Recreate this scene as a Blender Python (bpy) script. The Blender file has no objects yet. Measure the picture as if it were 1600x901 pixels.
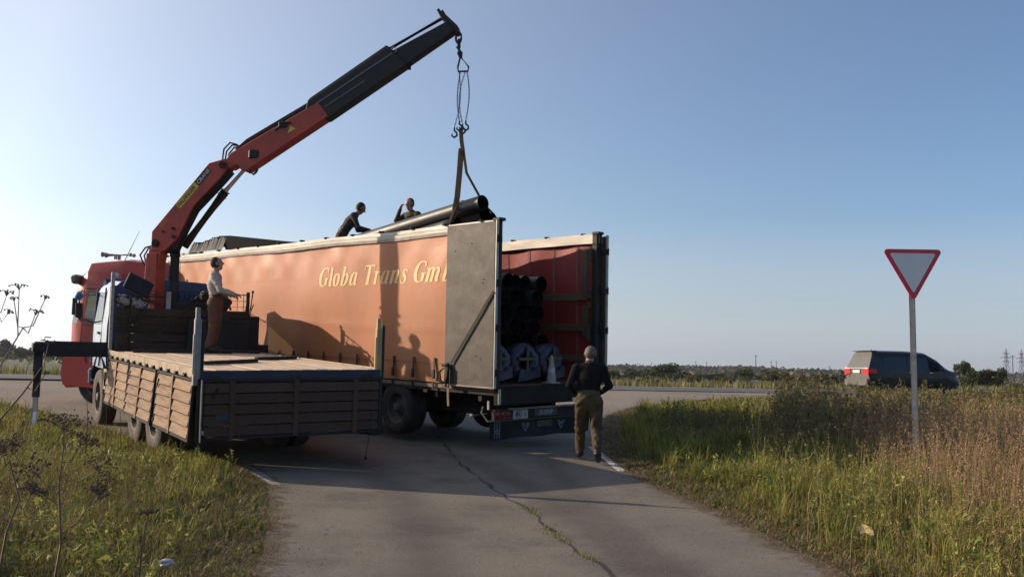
import bpy, bmesh, math, random
import numpy as np
from mathutils import Vector, Matrix
random.seed(7); rng = np.random.default_rng(11)
S = bpy.context.scene
COL = S.collection
R_ = math.radians

# ------------------------------------------------------------------ camera
FPX = 1400.0
cam = bpy.data.cameras.new('camera'); cam_o = bpy.data.objects.new('camera', cam); COL.objects.link(cam_o)
cam.sensor_width = 36; cam.sensor_fit = 'HORIZONTAL'; cam.lens = FPX/1600*36
cam.clip_start = .05; cam.clip_end = 9000
CAM_P = math.atan(126.5/FPX); CAM_R = R_(1.3); CAM_H = 1.5
CAM_M = Matrix.Translation((0, 0, CAM_H)) @ Matrix.Rotation(math.pi/2+CAM_P, 4, 'X') @ Matrix.Rotation(CAM_R, 4, 'Z')
cam_o.matrix_world = CAM_M
S.camera = cam_o

# ------------------------------------------------------------------ light
SUN_EL = R_(19.5); LIGHT = Vector((.975, -.222, 0)).normalized()
sun_dir = Vector((-LIGHT.x*math.cos(SUN_EL), -LIGHT.y*math.cos(SUN_EL), math.sin(SUN_EL)))
GLOW = .26
W = bpy.data.worlds.new('World'); S.world = W; W.use_nodes = True
nt = W.node_tree; nt.nodes.clear()
sky = nt.nodes.new('ShaderNodeTexSky'); sky.sky_type = 'NISHITA'; sky.sun_disc = False
sky.sun_elevation = SUN_EL; sky.sun_rotation = math.atan2(sun_dir.x, sun_dir.y)
sky.altitude = 50; sky.air_density = 1.0; sky.dust_density = .7; sky.ozone_density = 2.0
tcw = nt.nodes.new('ShaderNodeTexCoord'); sep = nt.nodes.new('ShaderNodeSeparateXYZ'); nt.links.new(tcw.outputs['Generated'], sep.inputs[0])
hz_ = nt.nodes.new('ShaderNodeMapRange'); hz_.inputs[1].default_value = 0; hz_.inputs[2].default_value = .17; hz_.inputs[3].default_value = .10; hz_.inputs[4].default_value = 1.16
nt.links.new(sep.outputs[2], hz_.inputs[0])
hsv = nt.nodes.new('ShaderNodeHueSaturation'); nt.links.new(hz_.outputs[0], hsv.inputs['Saturation']); nt.links.new(sky.outputs[0], hsv.inputs['Color'])
tint = nt.nodes.new('ShaderNodeMix'); tint.data_type = 'RGBA'; tint.blend_type = 'MULTIPLY'; tint.inputs[0].default_value = 1; tint.inputs[7].default_value = (.95, .985, 1.09, 1); nt.links.new(hsv.outputs[0], tint.inputs[6])
# thicker, slightly bluer air low down, all round the horizon
lowf = nt.nodes.new('ShaderNodeMapRange'); lowf.inputs[1].default_value = 0; lowf.inputs[2].default_value = .20; lowf.inputs[3].default_value = 1; lowf.inputs[4].default_value = 0; nt.links.new(sep.outputs[2], lowf.inputs[0])
low_t = nt.nodes.new('ShaderNodeMix'); low_t.data_type = 'RGBA'; low_t.blend_type = 'MULTIPLY'; nt.links.new(lowf.outputs[0], low_t.inputs[0]); nt.links.new(tint.outputs[2], low_t.inputs[6]); low_t.inputs[7].default_value = (.74, .83, .95, 1)
bg = nt.nodes.new('ShaderNodeBackground'); bg.inputs[1].default_value = .103
# hazy glow of the air round the sun (forward scatter)
dt = nt.nodes.new('ShaderNodeVectorMath'); dt.operation = 'DOT_PRODUCT'; nt.links.new(tcw.outputs['Generated'], dt.inputs[0]); dt.inputs[1].default_value = sun_dir
def mth(op, a, b):
    n = nt.nodes.new('ShaderNodeMath'); n.operation = op
    for i, q in enumerate((a, b)):
        if hasattr(q, 'links'): nt.links.new(q, n.inputs[i])
        else: n.inputs[i].default_value = q
    return n.outputs[0]
hg = mth('SUBTRACT', mth('DIVIDE', .64, mth('POWER', mth('SUBTRACT', 1.36, mth('MULTIPLY', dt.outputs['Value'], 1.2)), 1.5)), .17)
bg2 = nt.nodes.new('ShaderNodeBackground'); bg2.inputs[0].default_value = (1, .84, .58, 1)
nt.links.new(mth('MULTIPLY', mth('MINIMUM', mth('MAXIMUM', hg, 0.), 1.5), GLOW), bg2.inputs[1]); addw = nt.nodes.new('ShaderNodeAddShader')
wo = nt.nodes.new('ShaderNodeOutputWorld')
nt.links.new(low_t.outputs[2], bg.inputs[0]); nt.links.new(bg.outputs[0], addw.inputs[0]); nt.links.new(bg2.outputs[0], addw.inputs[1]); nt.links.new(addw.outputs[0], wo.inputs[0])
sl = bpy.data.lights.new('sun', 'SUN'); sl.energy = 5.0; sl.angle = R_(.55); sl.color = (1, .80, .60)
so = bpy.data.objects.new('sun', sl); COL.objects.link(so)
so.rotation_euler = sun_dir.to_track_quat('Z', 'Y').to_euler(); so.location = (-40, 10, 30)
S.view_settings.view_transform = 'Standard'; S.view_settings.look = 'None'
S.view_settings.exposure = .32; S.view_settings.gamma = 1; S.view_settings.use_curve_mapping = False
S.cycles.max_bounces = 6; S.cycles.transparent_max_bounces = 12

# ------------------------------------------------------------------ materials
MATS = {}
def pm(name, c1, c2=None, rough=.6, metal=0., scale=6., detail=4., bump=0., bscale=40., spec=.4, stretch=(1, 1, 1), trans=0., attr=None, rnd=0., dirt=None, dscale=2.2, damt=.5, emit=0):
    """principled material: two colours blended by noise, optional dirt patches, bump, per object brightness"""
    if name in MATS: return MATS[name]
    m = bpy.data.materials.new(name); m.use_nodes = True; MATS[name] = m
    t = m.node_tree; N = t.nodes; L = t.links; N.clear()
    out = N.new('ShaderNodeOutputMaterial'); p = N.new('ShaderNodeBsdfPrincipled')
    tc = N.new('ShaderNodeTexCoord'); mp = N.new('ShaderNodeMapping'); mp.inputs['Scale'].default_value = stretch
    L.new(tc.outputs['Object'], mp.inputs[0])
    c2 = c2 or tuple(x*.8 for x in c1)
    nz = N.new('ShaderNodeTexNoise'); nz.inputs['Scale'].default_value = scale; nz.inputs['Detail'].default_value = detail
    nz.inputs['Roughness'].default_value = .62
    L.new(mp.outputs[0], nz.inputs['Vector'])
    rp = N.new('ShaderNodeValToRGB'); rp.color_ramp.elements[0].position = .34; rp.color_ramp.elements[1].position = .66
    rp.color_ramp.elements[0].color = (*c1, 1); rp.color_ramp.elements[1].color = (*c2, 1)
    L.new(nz.outputs[0], rp.inputs[0]); colr = rp.outputs[0]
    if attr:
        a = N.new('ShaderNodeAttribute'); a.attribute_name = attr
        mx = N.new('ShaderNodeMix'); mx.data_type = 'RGBA'; mx.blend_type = 'MULTIPLY'; mx.inputs[0].default_value = 1
        L.new(colr, mx.inputs[6]); L.new(a.outputs['Color'], mx.inputs[7]); colr = mx.outputs[2]
    if dirt:
        dn = N.new('ShaderNodeTexNoise'); dn.inputs['Scale'].default_value = dscale; dn.inputs['Detail'].default_value = 7; dn.inputs['Roughness'].default_value = .7
        L.new(mp.outputs[0], dn.inputs['Vector'])
        dr = N.new('ShaderNodeMapRange'); dr.inputs[1].default_value = .48; dr.inputs[2].default_value = .72; dr.inputs[4].default_value = damt
        L.new(dn.outputs[0], dr.inputs[0])
        mx = N.new('ShaderNodeMix'); mx.data_type = 'RGBA'; L.new(dr.outputs[0], mx.inputs[0]); L.new(colr, mx.inputs[6]); mx.inputs[7].default_value = (*dirt, 1)
        colr = mx.outputs[2]
    if rnd:
        oi = N.new('ShaderNodeObjectInfo'); mr = N.new('ShaderNodeMapRange'); mr.inputs[3].default_value = 1-rnd; mr.inputs[4].default_value = 1+rnd
        L.new(oi.outputs['Random'], mr.inputs[0])
        hs = N.new('ShaderNodeHueSaturation'); L.new(mr.outputs[0], hs.inputs['Value']); L.new(colr, hs.inputs['Color']); colr = hs.outputs[0]
    L.new(colr, p.inputs['Base Color'])
    p.inputs['Metallic'].default_value = metal; p.inputs['Specular IOR Level'].default_value = spec
    rr = N.new('ShaderNodeMapRange'); rr.inputs[3].default_value = max(.03, rough-.12); rr.inputs[4].default_value = min(1, rough+.12)
    L.new(nz.outputs[0], rr.inputs[0]); L.new(rr.outputs[0], p.inputs['Roughness'])
    if bump:
        bn = N.new('ShaderNodeTexNoise'); bn.inputs['Scale'].default_value = bscale; bn.inputs['Detail'].default_value = 5
        L.new(mp.outputs[0], bn.inputs['Vector'])
        b = N.new('ShaderNodeBump'); b.inputs['Strength'].default_value = bump; b.inputs['Distance'].default_value = .02
        L.new(bn.outputs[0], b.inputs['Height']); L.new(b.outputs[0], p.inputs['Normal'])
    if emit:
        L.new(colr, p.inputs['Emission Color']); p.inputs['Emission Strength'].default_value = emit
    sh = p.outputs[0]
    if trans:
        tr = N.new('ShaderNodeBsdfTranslucent'); L.new(colr, tr.inputs[0])
        ms = N.new('ShaderNodeMixShader'); ms.inputs[0].default_value = trans
        L.new(sh, ms.inputs[1]); L.new(tr.outputs[0], ms.inputs[2]); sh = ms.outputs[0]
    L.new(sh, out.inputs[0])
    return m
def glass(name, tint=(.5, .55, .55), rough=.04, clear=.7, ior=1.5):
    if name in MATS: return MATS[name]
    m = bpy.data.materials.new(name); m.use_nodes = True; MATS[name] = m
    t = m.node_tree; N = t.nodes; L = t.links; N.clear()
    out = N.new('ShaderNodeOutputMaterial'); tr = N.new('ShaderNodeBsdfTransparent'); tr.inputs[0].default_value = (*[x*clear for x in tint], 1)
    gl = N.new('ShaderNodeBsdfGlossy'); gl.inputs['Roughness'].default_value = rough; gl.inputs[0].default_value = (.9, .9, .9, 1)
    fr = N.new('ShaderNodeFresnel'); fr.inputs[0].default_value = ior
    ms = N.new('ShaderNodeMixShader'); L.new(fr.outputs[0], ms.inputs[0]); L.new(tr.outputs[0], ms.inputs[1]); L.new(gl.outputs[0], ms.inputs[2])
    L.new(ms.outputs[0], out.inputs[0]); return m

# ------------------------------------------------------------------ mesh helpers
def link(name, me, parent=None):
    o = bpy.data.objects.new(name, me); COL.objects.link(o)
    if parent is not None: o.parent = parent
    return o
def tag(o, label=None, cat=None, group=None, kind=None):
    if label: o['label'] = label
    if cat: o['category'] = cat
    if group: o['group'] = group
    if kind: o['kind'] = kind
    return o
def empty(name, mat=None, label=None, cat=None, group=None):
    o = bpy.data.objects.new(name, None); COL.objects.link(o); o.empty_display_size = .3
    if mat is not None: o.matrix_world = mat
    return tag(o, label, cat, group)
def frame_from(d, up=Vector((0, 0, 1))):
    d = d.normalized()
    if abs(d.dot(up)) > .995: up = Vector((0, 1, 0))
    a = d.cross(up).normalized(); b = a.cross(d).normalized()
    return a, b, d
class MB:
    def __init__(s): s.v = []; s.f = []; s.mi = []; s.cur = 0
    def add(s, vs, fs):
        n = len(s.v); s.v += [tuple(x) for x in vs]
        for q in fs: s.f.append(tuple(i+n for i in q)); s.mi.append(s.cur)
        return s
    def box(s, c, sz, rot=None, bev=0.):
        hx, hy, hz = sz[0]/2, sz[1]/2, sz[2]/2
        c = Vector(c); vs = []; fs = []
        if bev <= 0:
            for x in (-1, 1):
                for y in (-1, 1):
                    for z in (-1, 1): vs.append(Vector((x*hx, y*hy, z*hz)))
            fs = [(0, 1, 3, 2), (4, 6, 7, 5), (0, 4, 5, 1), (2, 3, 7, 6), (0, 2, 6, 4), (1, 5, 7, 3)]
        else:
            b = min(bev, hx*.49, hy*.49, hz*.49); idx = {}
            for x in (-1, 1):
                for y in (-1, 1):
                    for z in (-1, 1):
                        for a in range(3):
                            p = [x*(hx-b), y*(hy-b), z*(hz-b)]; p[a] = (x*hx, y*hy, z*hz)[a]
                            idx[(x, y, z, a)] = len(vs); vs.append(Vector(p))
            def q(l): fs.append(tuple(l))
            for sg in (-1, 1):
                o = [(-1, -1), (1, -1), (1, 1), (-1, 1)]
                if sg < 0: o = o[::-1]
                q([idx[(sg, y, z, 0)] for y, z in o]); q([idx[(x, sg, z, 1)] for z, x in o]); q([idx[(x, y, sg, 2)] for x, y in o])
            for a in (-1, 1):
                for b2 in (-1, 1):
                    l = [idx[(a, b2, -1, 0)], idx[(a, b2, 1, 0)], idx[(a, b2, 1, 1)], idx[(a, b2, -1, 1)]]; q(l if a*b2 < 0 else l[::-1])
                    l = [idx[(-1, a, b2, 1)], idx[(1, a, b2, 1)], idx[(1, a, b2, 2)], idx[(-1, a, b2, 2)]]; q(l if a*b2 < 0 else l[::-1])
                    l = [idx[(a, -1, b2, 2)], idx[(a, 1, b2, 2)], idx[(a, 1, b2, 0)], idx[(a, -1, b2, 0)]]; q(l if a*b2 < 0 else l[::-1])
                    for c3 in (-1, 1):
                        l = [idx[(a, b2, c3, k)] for k in range(3)]; q(l if a*b2*c3 > 0 else l[::-1])
        if rot is not None: vs = [rot @ v for v in vs]
        return s.add([v+c for v in vs], fs)
    def beam(s, p0, p1, w, h, up=Vector((0, 0, 1)), bev=0.):
        p0, p1 = Vector(p0), Vector(p1); a, b, d = frame_from(p1-p0, up)
        return s.box((p0+p1)/2, (w, h, (p1-p0).length), Matrix((a, b, d)).transposed(), bev)
    def tube(s, pts, r, n=8, cap=True, inner=None):
        pts = [Vector(p) for p in pts]; k = len(pts); rs = r if isinstance(r, (list, tuple)) else [r]*k
        vs = []; fs = []; up = Vector((0, 0, 1)); pa = None
        for i, p in enumerate(pts):
            d = (pts[min(i+1, k-1)]-pts[max(i-1, 0)])
            if d.length < 1e-9: d = Vector((0, 0, 1))
            d.normalize()
            if pa is None: a, b, _ = frame_from(d, up)
            else:
                a = (pa-d*pa.dot(d)); a = a.normalized() if a.length > 1e-6 else frame_from(d)[0]; b = a.cross(d)*-1
            pa = a
            for j in range(n):
                t = 2*math.pi*j/n; vs.append(p+(a*math.cos(t)+b*math.sin(t))*rs[i])
        for i in range(k-1):
            for j in range(n): fs.append((i*n+j, i*n+(j+1) % n, (i+1)*n+(j+1) % n, (i+1)*n+j))
        if cap: fs.append(tuple(range(n))[::-1]); fs.append(tuple((k-1)*n+j for j in range(n)))
        return s.add(vs, fs)
    def prism(s, poly, o, u, v, th, bev=0.):
        """poly in (u,v) plane at o, extruded +-th/2 along u x v"""
        u, v, o = Vector(u), Vector(v), Vector(o); w = u.cross(v).normalized(); n = len(poly)
        A = [o+u*p[0]+v*p[1]-w*th/2 for p in poly]; B = [q+w*th for q in A]
        fs = [tuple(range(n))[::-1], tuple(range(n, 2*n))]+[(i, (i+1) % n, n+(i+1) % n, n+i) for i in range(n)]
        return s.add(A+B, fs)
    def lathe(s, prof, o, ax, n=24, close=False):
        """prof: (radius, height along ax)"""
        o = Vector(o); a, b, d = frame_from(Vector(ax)); vs = []; fs = []; k = len(prof)
        for r, h in prof:
            for j in range(n):
                t = 2*math.pi*j/n; vs.append(o+d*h+(a*math.cos(t)+b*math.sin(t))*r)
        for i in range(k-1 if not close else k):
            i2 = (i+1) % k
            for j in range(n): fs.append((i*n+j, i*n+(j+1) % n, i2*n+(j+1) % n, i2*n+j))
        return s.add(vs, fs)
    def ball(s, c, r, n=8, sc=(1, 1, 1)):
        c = Vector(c); vs = []; fs = []; m = max(4, n//2+1)
        for i in range(m+1):
            th = math.pi*i/m
            for j in range(n):
                t = 2*math.pi*j/n; vs.append(c+Vector((math.sin(th)*math.cos(t)*sc[0], math.sin(th)*math.sin(t)*sc[1], math.cos(th)*sc[2]))*r)
        for i in range(m):
            for j in range(n): fs.append((i*n+j, (i+1)*n+j, (i+1)*n+(j+1) % n, i*n+(j+1) % n))
        return s.add(vs, fs)
    def grid(s, P):
        """P[i][j] points"""
        a, b = len(P), len(P[0]); vs = [p for r in P for p in r]
        return s.add(vs, [(i*b+j, i*b+j+1, (i+1)*b+j+1, (i+1)*b+j) for i in range(a-1) for j in range(b-1)])
    def mesh(s, name, mats, smooth=None, weld=False):
        me = bpy.data.meshes.new(name); me.from_pydata(s.v, [], s.f)
        for m in (mats if isinstance(mats, (list, tuple)) else [mats]): me.materials.append(m)
        if any(s.mi): me.polygons.foreach_set('material_index', s.mi)
        bm = bmesh.new(); bm.from_mesh(me)
        if weld: bmesh.ops.remove_doubles(bm, verts=bm.verts, dist=1e-4)
        bmesh.ops.recalc_face_normals(bm, faces=bm.faces); bm.to_mesh(me); bm.free()
        if smooth is not None:
            me.shade_smooth(); me.set_sharp_from_angle(angle=R_(smooth))
        me.update(); return me
    def build(s, name, mats, parent=None, smooth=None, weld=False):
        return link(name, s.mesh(name, mats, smooth, weld), parent)
def copy_tree(o, parent=None):
    c = o.copy(); COL.objects.link(c); c.parent = parent
    for ch in list(o.children): copy_tree(ch, c)
    return c
def text_mesh(txt, size, mat, name, shear=0., offset=0., spacing=1.):
    cu = bpy.data.curves.new('tmp', 'FONT'); cu.body = txt; cu.size = size; cu.shear = shear; cu.offset = offset; cu.space_character = spacing
    cu.resolution_u = 3
    o = bpy.data.objects.new('tmp', cu); COL.objects.link(o)
    dg = bpy.context.evaluated_depsgraph_get(); me = bpy.data.meshes.new_from_object(o.evaluated_get(dg)); me.name = name
    bpy.data.objects.remove(o); bpy.data.curves.remove(cu)
    me.materials.clear(); me.materials.append(mat); return me
def pxray(px, py):
    q = CAM_M.to_3x3() @ Vector(((px-800)/FPX, -(py-450.5)/FPX, -1)); return q
def at(px, py, Y):
    d = pxray(px, py); return Vector((0, 0, CAM_H))+d*(Y/d.y)
def mat_of(o, yaw, pitch=0., roll=0.):
    return Matrix.Translation(o) @ Matrix.Rotation(yaw, 4, 'Z') @ Matrix.Rotation(pitch, 4, 'X') @ Matrix.Rotation(roll, 4, 'Y')

# ------------------------------------------------------------------ terrain
def sstep(t): t = np.clip(t, 0, 1); return t*t*(3-2*t)
def G(x, y):
    """height of the paved surface and the land around it"""
    x = np.asarray(x, float); y = np.asarray(y, float)
    a = .035*(y-9.5); k = .12
    a = .5*(a+np.sqrt(a*a+k*k*.25)); b = .77
    z = b-.5*((b-a)+np.sqrt((b-a)**2+.02)) ; z = np.maximum(z, 0)
    v = y-.2*x
    return z-.6*sstep((v-47)/14)
def g1(x, y): return float(G(x, y))
YL = [-6, 3, 6.3, 7.6, 9.2, 10.4, 12.6, 13.8, 15, 17.5, 20, 24, 28, 31, 60]
XL = [-1.5, -1.55, -1.72, -2.0, -2.4, -2.7, -3.67, -4.6, -6, -8.2, -10.4, -15, -26, -60, -90]
YR = [-6, 3, 6.9, 8.5, 10.2, 12.6, 15.4, 16.5, 20, 22.8, 25.5, 28.3, 31, 34, 36.5, 38.5, 41, 60]
XR = [4.4, 3.4, 2.6, 2.48, 2.2, 1.72, 1.6, 1.72, 2.1, 2.7, 3.7, 5.4, 7.6, 11, 15, 21, 33, 90]
def wob(y, s): return .025*np.sin(y*2.3+s)+.02*np.sin(y*5.1+2*s)+.015*np.sin(y*11.7+s*3)
def xl(y): return np.interp(y, YL, XL)+wob(np.asarray(y, float), 1.)
def xr(y): return np.interp(y, YR, XR)+wob(np.asarray(y, float), 4.)
# ------------------------------------------------------------------ setting: sheets
def bump_noise(x, y):
    return .5*np.sin(x*1.3+.7*np.sin(y*.9))*np.sin(y*1.1+.6)+.3*np.sin(x*2.9+1)*np.sin(y*2.5)+.2*np.sin(x*5.3+y*4.1)
def sheet(name, xs, ys, zf, mat):
    X, Y = np.meshgrid(xs, ys); Z = zf(X, Y); n, m = X.shape
    v = np.stack([X, Y, Z], -1).reshape(-1, 3)
    i = np.arange(n*m).reshape(n, m); f = np.stack([i[:-1, :-1], i[:-1, 1:], i[1:, 1:], i[1:, :-1]], -1).reshape(-1, 4)
    me = bpy.data.meshes.new(name); me.vertices.add(len(v)); me.vertices.foreach_set('co', v.ravel())
    me.loops.add(f.size); me.loops.foreach_set('vertex_index', f.ravel())
    me.polygons.add(len(f)); me.polygons.foreach_set('loop_start', np.arange(0, f.size, 4))
    me.update(calc_edges=True); me.materials.append(mat); me.shade_smooth()
    return link(name, me)
def gcoords(lo, hi, step, far):
    c = list(np.arange(lo, hi+step/2, step)); s = step
    while c[-1] < far: s *= 1.35; c.append(c[-1]+s)
    s = step
    while c[0] > -far: s *= 1.35; c.insert(0, c[0]-s)
    return np.array(c)
def ground_z(x, y):
    z = G(x, y)-.035
    dl = np.minimum(np.abs(x-np.interp(y, YL, XL)), np.abs(x-np.interp(y, YR, XR)))
    inside = (x > np.interp(y, YL, XL)) & (x < np.interp(y, YR, XR))
    v = y-.2*x
    w = np.where(inside, 0, np.clip(dl/1.2, 0, 1))*np.clip((35.5-v)/2, 0, 1)
    return z+w*(.06+.05*bump_noise(x, y))
soil = pm('soil', (.055, .06, .024), (.085, .07, .035), rough=.95, scale=1.6, detail=8, bump=.5, bscale=30, dirt=(.11, .10, .05), dscale=.05)
tag(sheet('ground', gcoords(-34, 40, .5, 5200), gcoords(-6, 60, .5, 5200), ground_z, soil), kind='structure')

def asphalt_mat():
    m = pm('asphalt', (.165, .147, .121), (.205, .182, .150), rough=.85, scale=.9, detail=9, bump=.45, bscale=160, spec=.12, dirt=(.10, .09, .078), dscale=.8, damt=.85)
    t = m.node_tree; N = t.nodes; L = t.links
    p = [n for n in N if n.type == 'BSDF_PRINCIPLED'][0]; src = p.inputs['Base Color'].links[0].from_socket
    tc = N.new('ShaderNodeTexCoord'); sep = N.new('ShaderNodeSeparateXYZ'); L.new(tc.outputs['Object'], sep.inputs[0])
    # sand and dust lying on the junction apron
    nz = N.new('ShaderNodeTexNoise'); nz.inputs['Scale'].default_value = .22; nz.inputs['Detail'].default_value = 8; L.new(tc.outputs['Object'], nz.inputs[0])
    mr = N.new('ShaderNodeMapRange'); mr.inputs[1].default_value = 17; mr.inputs[2].default_value = 27; L.new(sep.outputs[1], mr.inputs[0])
    ma = N.new('ShaderNodeMath'); ma.operation = 'MULTIPLY'; L.new(mr.outputs[0], ma.inputs[0])
    m2 = N.new('ShaderNodeMapRange'); m2.inputs[1].default_value = .3; m2.inputs[2].default_value = .62; m2.inputs[3].default_value = .35; m2.inputs[4].default_value = .95; L.new(nz.outputs[0], m2.inputs[0]); L.new(m2.outputs[0], ma.inputs[1])
    mx = N.new('ShaderNodeMix'); mx.data_type = 'RGBA'; L.new(ma.outputs[0], mx.inputs[0]); L.new(src, mx.inputs[6]); mx.inputs[7].default_value = (.27, .23, .185, 1)
    # fine aggregate speckle
    vo = N.new('ShaderNodeTexNoise'); vo.inputs['Scale'].default_value = 55; vo.inputs['Detail'].default_value = 3; L.new(tc.outputs['Object'], vo.inputs[0])
    mr3 = N.new('ShaderNodeMapRange'); mr3.inputs[1].default_value = .3; mr3.inputs[2].default_value = .7; mr3.inputs[3].default_value = .78; mr3.inputs[4].default_value = 1.22; L.new(vo.outputs[0], mr3.inputs[0])
    # dirt and thatch crumbling in from the verge, and darker wheel tracks (vertex attributes of the sheet)
    ea = N.new('ShaderNodeAttribute'); ea.attribute_name = 'edge'; en = N.new('ShaderNodeTexNoise'); en.inputs['Scale'].default_value = 5; en.inputs['Detail'].default_value = 9; en.inputs['Roughness'].default_value = .7; L.new(tc.outputs['Object'], en.inputs[0])
    ad = N.new('ShaderNodeMath'); ad.operation = 'MULTIPLY_ADD'; ad.inputs[1].default_value = -1.9; ad.inputs[2].default_value = 1.55; L.new(en.outputs[0], ad.inputs[0])
    sb = N.new('ShaderNodeMath'); sb.operation = 'SUBTRACT'; L.new(ea.outputs['Fac'], sb.inputs[0]); L.new(ad.outputs[0], sb.inputs[1])
    er = N.new('ShaderNodeMapRange'); er.inputs[1].default_value = -.05; er.inputs[2].default_value = .25; er.inputs[4].default_value = .85; L.new(sb.outputs[0], er.inputs[0])
    me_ = N.new('ShaderNodeMix'); me_.data_type = 'RGBA'; L.new(er.outputs[0], me_.inputs[0]); L.new(mx.outputs[2], me_.inputs[6]); me_.inputs[7].default_value = (.105, .08, .05, 1)
    ta = N.new('ShaderNodeAttribute'); ta.attribute_name = 'track'; tm = N.new('ShaderNodeMath'); tm.operation = 'MULTIPLY'; L.new(ta.outputs['Fac'], tm.inputs[0]); L.new(nz.outputs[0], tm.inputs[1])
    mt_ = N.new('ShaderNodeMix'); mt_.data_type = 'RGBA'; L.new(tm.outputs[0], mt_.inputs[0]); L.new(me_.outputs[2], mt_.inputs[6]); mt_.inputs[7].default_value = (.07, .065, .06, 1)
    mx = mt_
    hs = N.new('ShaderNodeHueSaturation'); L.new(mr3.outputs[0], hs.inputs['Value']); L.new(mx.outputs[2], hs.inputs['Color'])
    L.new(hs.outputs[0], p.inputs['Base Color']); return m
asph = asphalt_mat()
def strip_sheet(name, ys, fl, fr, cols, zf, mat):
    P = []
    tt = np.linspace(0, 1, cols); 
    V = []; 
    for y in ys:
        a, b = float(fl(y)), float(fr(y)); xs = a+(b-a)*tt
        V.append(np.stack([xs, np.full(cols, y), zf(xs, np.full(cols, y))], 1))
    mb = MB(); mb.grid([[tuple(p) for p in r] for r in V]); return mb.build(name, mat, smooth=60)
ys = np.concatenate([np.arange(-5, 30, .22), np.arange(30, 52, .6)])
side_road = tag(strip_sheet('side_road', ys, xl, xr, 90, lambda x, y: G(x, y), asph), kind='structure')
me = side_road.data; nv = len(me.vertices); co = np.zeros(nv*3); me.vertices.foreach_get('co', co); co = co.reshape(-1, 3)
dl_ = co[:, 0]-xl(co[:, 1]); dr_ = xr(co[:, 1])-co[:, 0]; e_ = np.clip(1-np.minimum(dl_, dr_)/.55, 0, 1)
a = me.attributes.new('edge', 'FLOAT', 'POINT'); a.data.foreach_set('value', e_.astype(np.float32))
cx_ = (xl(co[:, 1])+xr(co[:, 1]))/2; tk = np.exp(-((np.abs(co[:, 0]-cx_+.1)-.85)/.28)**2)*np.clip((20-co[:, 1])/6, 0, 1)+.8*np.exp(-((co[:, 0]-(1.1-.09*(co[:, 1]-8)**1.0))/.22)**2)*np.clip((18-co[:, 1])/4, 0, 1)
a = me.attributes.new('track', 'FLOAT', 'POINT'); a.data.foreach_set('value', np.clip(tk, 0, 1).astype(np.float32))
main_m = pm('main_asphalt', (.085, .085, .09), (.105, .105, .108), rough=.8, scale=.4, detail=8, bump=.2, bscale=80)
mb = MB(); P = []
for X in np.arange(-260, 400, 4.):
    P.append([(X, 36+.2*X+w, .772+.004+ (0.03*math.sin(math.pi*w/9.2))) for w in np.linspace(0, 9.2, 9)])
mb.grid(P); main_road = tag(mb.build('main_road', main_m, smooth=60), kind='structure')

# painted edge marks and tar seam on the side road
paint = pm('road_paint', (.62, .60, .55), (.42, .40, .36), rough=.8, scale=9, detail=6, dirt=(.16, .15, .14), dscale=6, damt=.8)
def mark(pts, w, name='painted_line', m=paint, lift=.004):
    mb = MB(); P = []
    for i, (x, y) in enumerate(pts):
        a = pts[max(i-1, 0)]; b = pts[min(i+1, len(pts)-1)]; d = Vector((b[0]-a[0], b[1]-a[1])).normalized(); n = Vector((-d.y, d.x))
        ww = w[i] if isinstance(w, list) else w
        P.append([(x-n.x*ww/2, y-n.y*ww/2, g1(x-n.x*ww/2, y-n.y*ww/2)+lift), (x+n.x*ww/2, y+n.y*ww/2, g1(x+n.x*ww/2, y+n.y*ww/2)+lift)])
    mb.grid(P); o = mb.build(name, m, side_road); return o
def lerpline(a, b, n): return [(a[0]+(b[0]-a[0])*i/n, a[1]+(b[1]-a[1])*i/n) for i in range(n+1)]
mark(lerpline((1.42, 15.6), (1.60, 12.75), 10), .12)
mark(lerpline((1.95, 21.0), (2.35, 21.9), 6), .12); mark(lerpline((2.2, 19.4), (2.5, 19.5), 4), .12)
paint_w = pm('worn_paint', (.36, .33, .28), (.22, .20, .17), rough=.9, scale=8, detail=7, dirt=(.15, .135, .115), dscale=7, damt=.95)
mark(lerpline((-3.62, 12.5), (-2.78, 10.95), 10), .12, m=paint_w)
mark([(x, 35.2+.2*x-.9*math.exp(-(x-8)/5)) for x in np.arange(7, 40, 1.)], .12)
tar = pm('tar_seam', (.022, .021, .02), (.04, .038, .035), rough=.7, scale=8)
seam = [(-1.6, 18.5), (-1.41, 17.3), (-1.2, 16.1), (-.99, 14.9), (-.82, 13.9), (-.66, 13.0), (-.45, 12.2), (-.27, 11.43), (-.12, 10.8), (.05, 10.2), (.26, 9.63), (.32, 9.1), (.41, 8.55), (.55, 7.8), (.74, 7.08), (.95, 6.2), (1.1, 5.2)]
sp = []
for i in range(len(seam)-1):
    for k in range(8):
        t = k/8; x = seam[i][0]*(1-t)+seam[i+1][0]*t; y = seam[i][1]*(1-t)+seam[i+1][1]*t
        sp.append((x+.02*math.sin(y*9)+random.uniform(-.012, .012), y))
mark(sp, [max(.012, .027+.014*math.sin(i*.35)+random.uniform(-.014, .014)) for i in range(len(sp))], 'tar_seam', tar)
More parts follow.
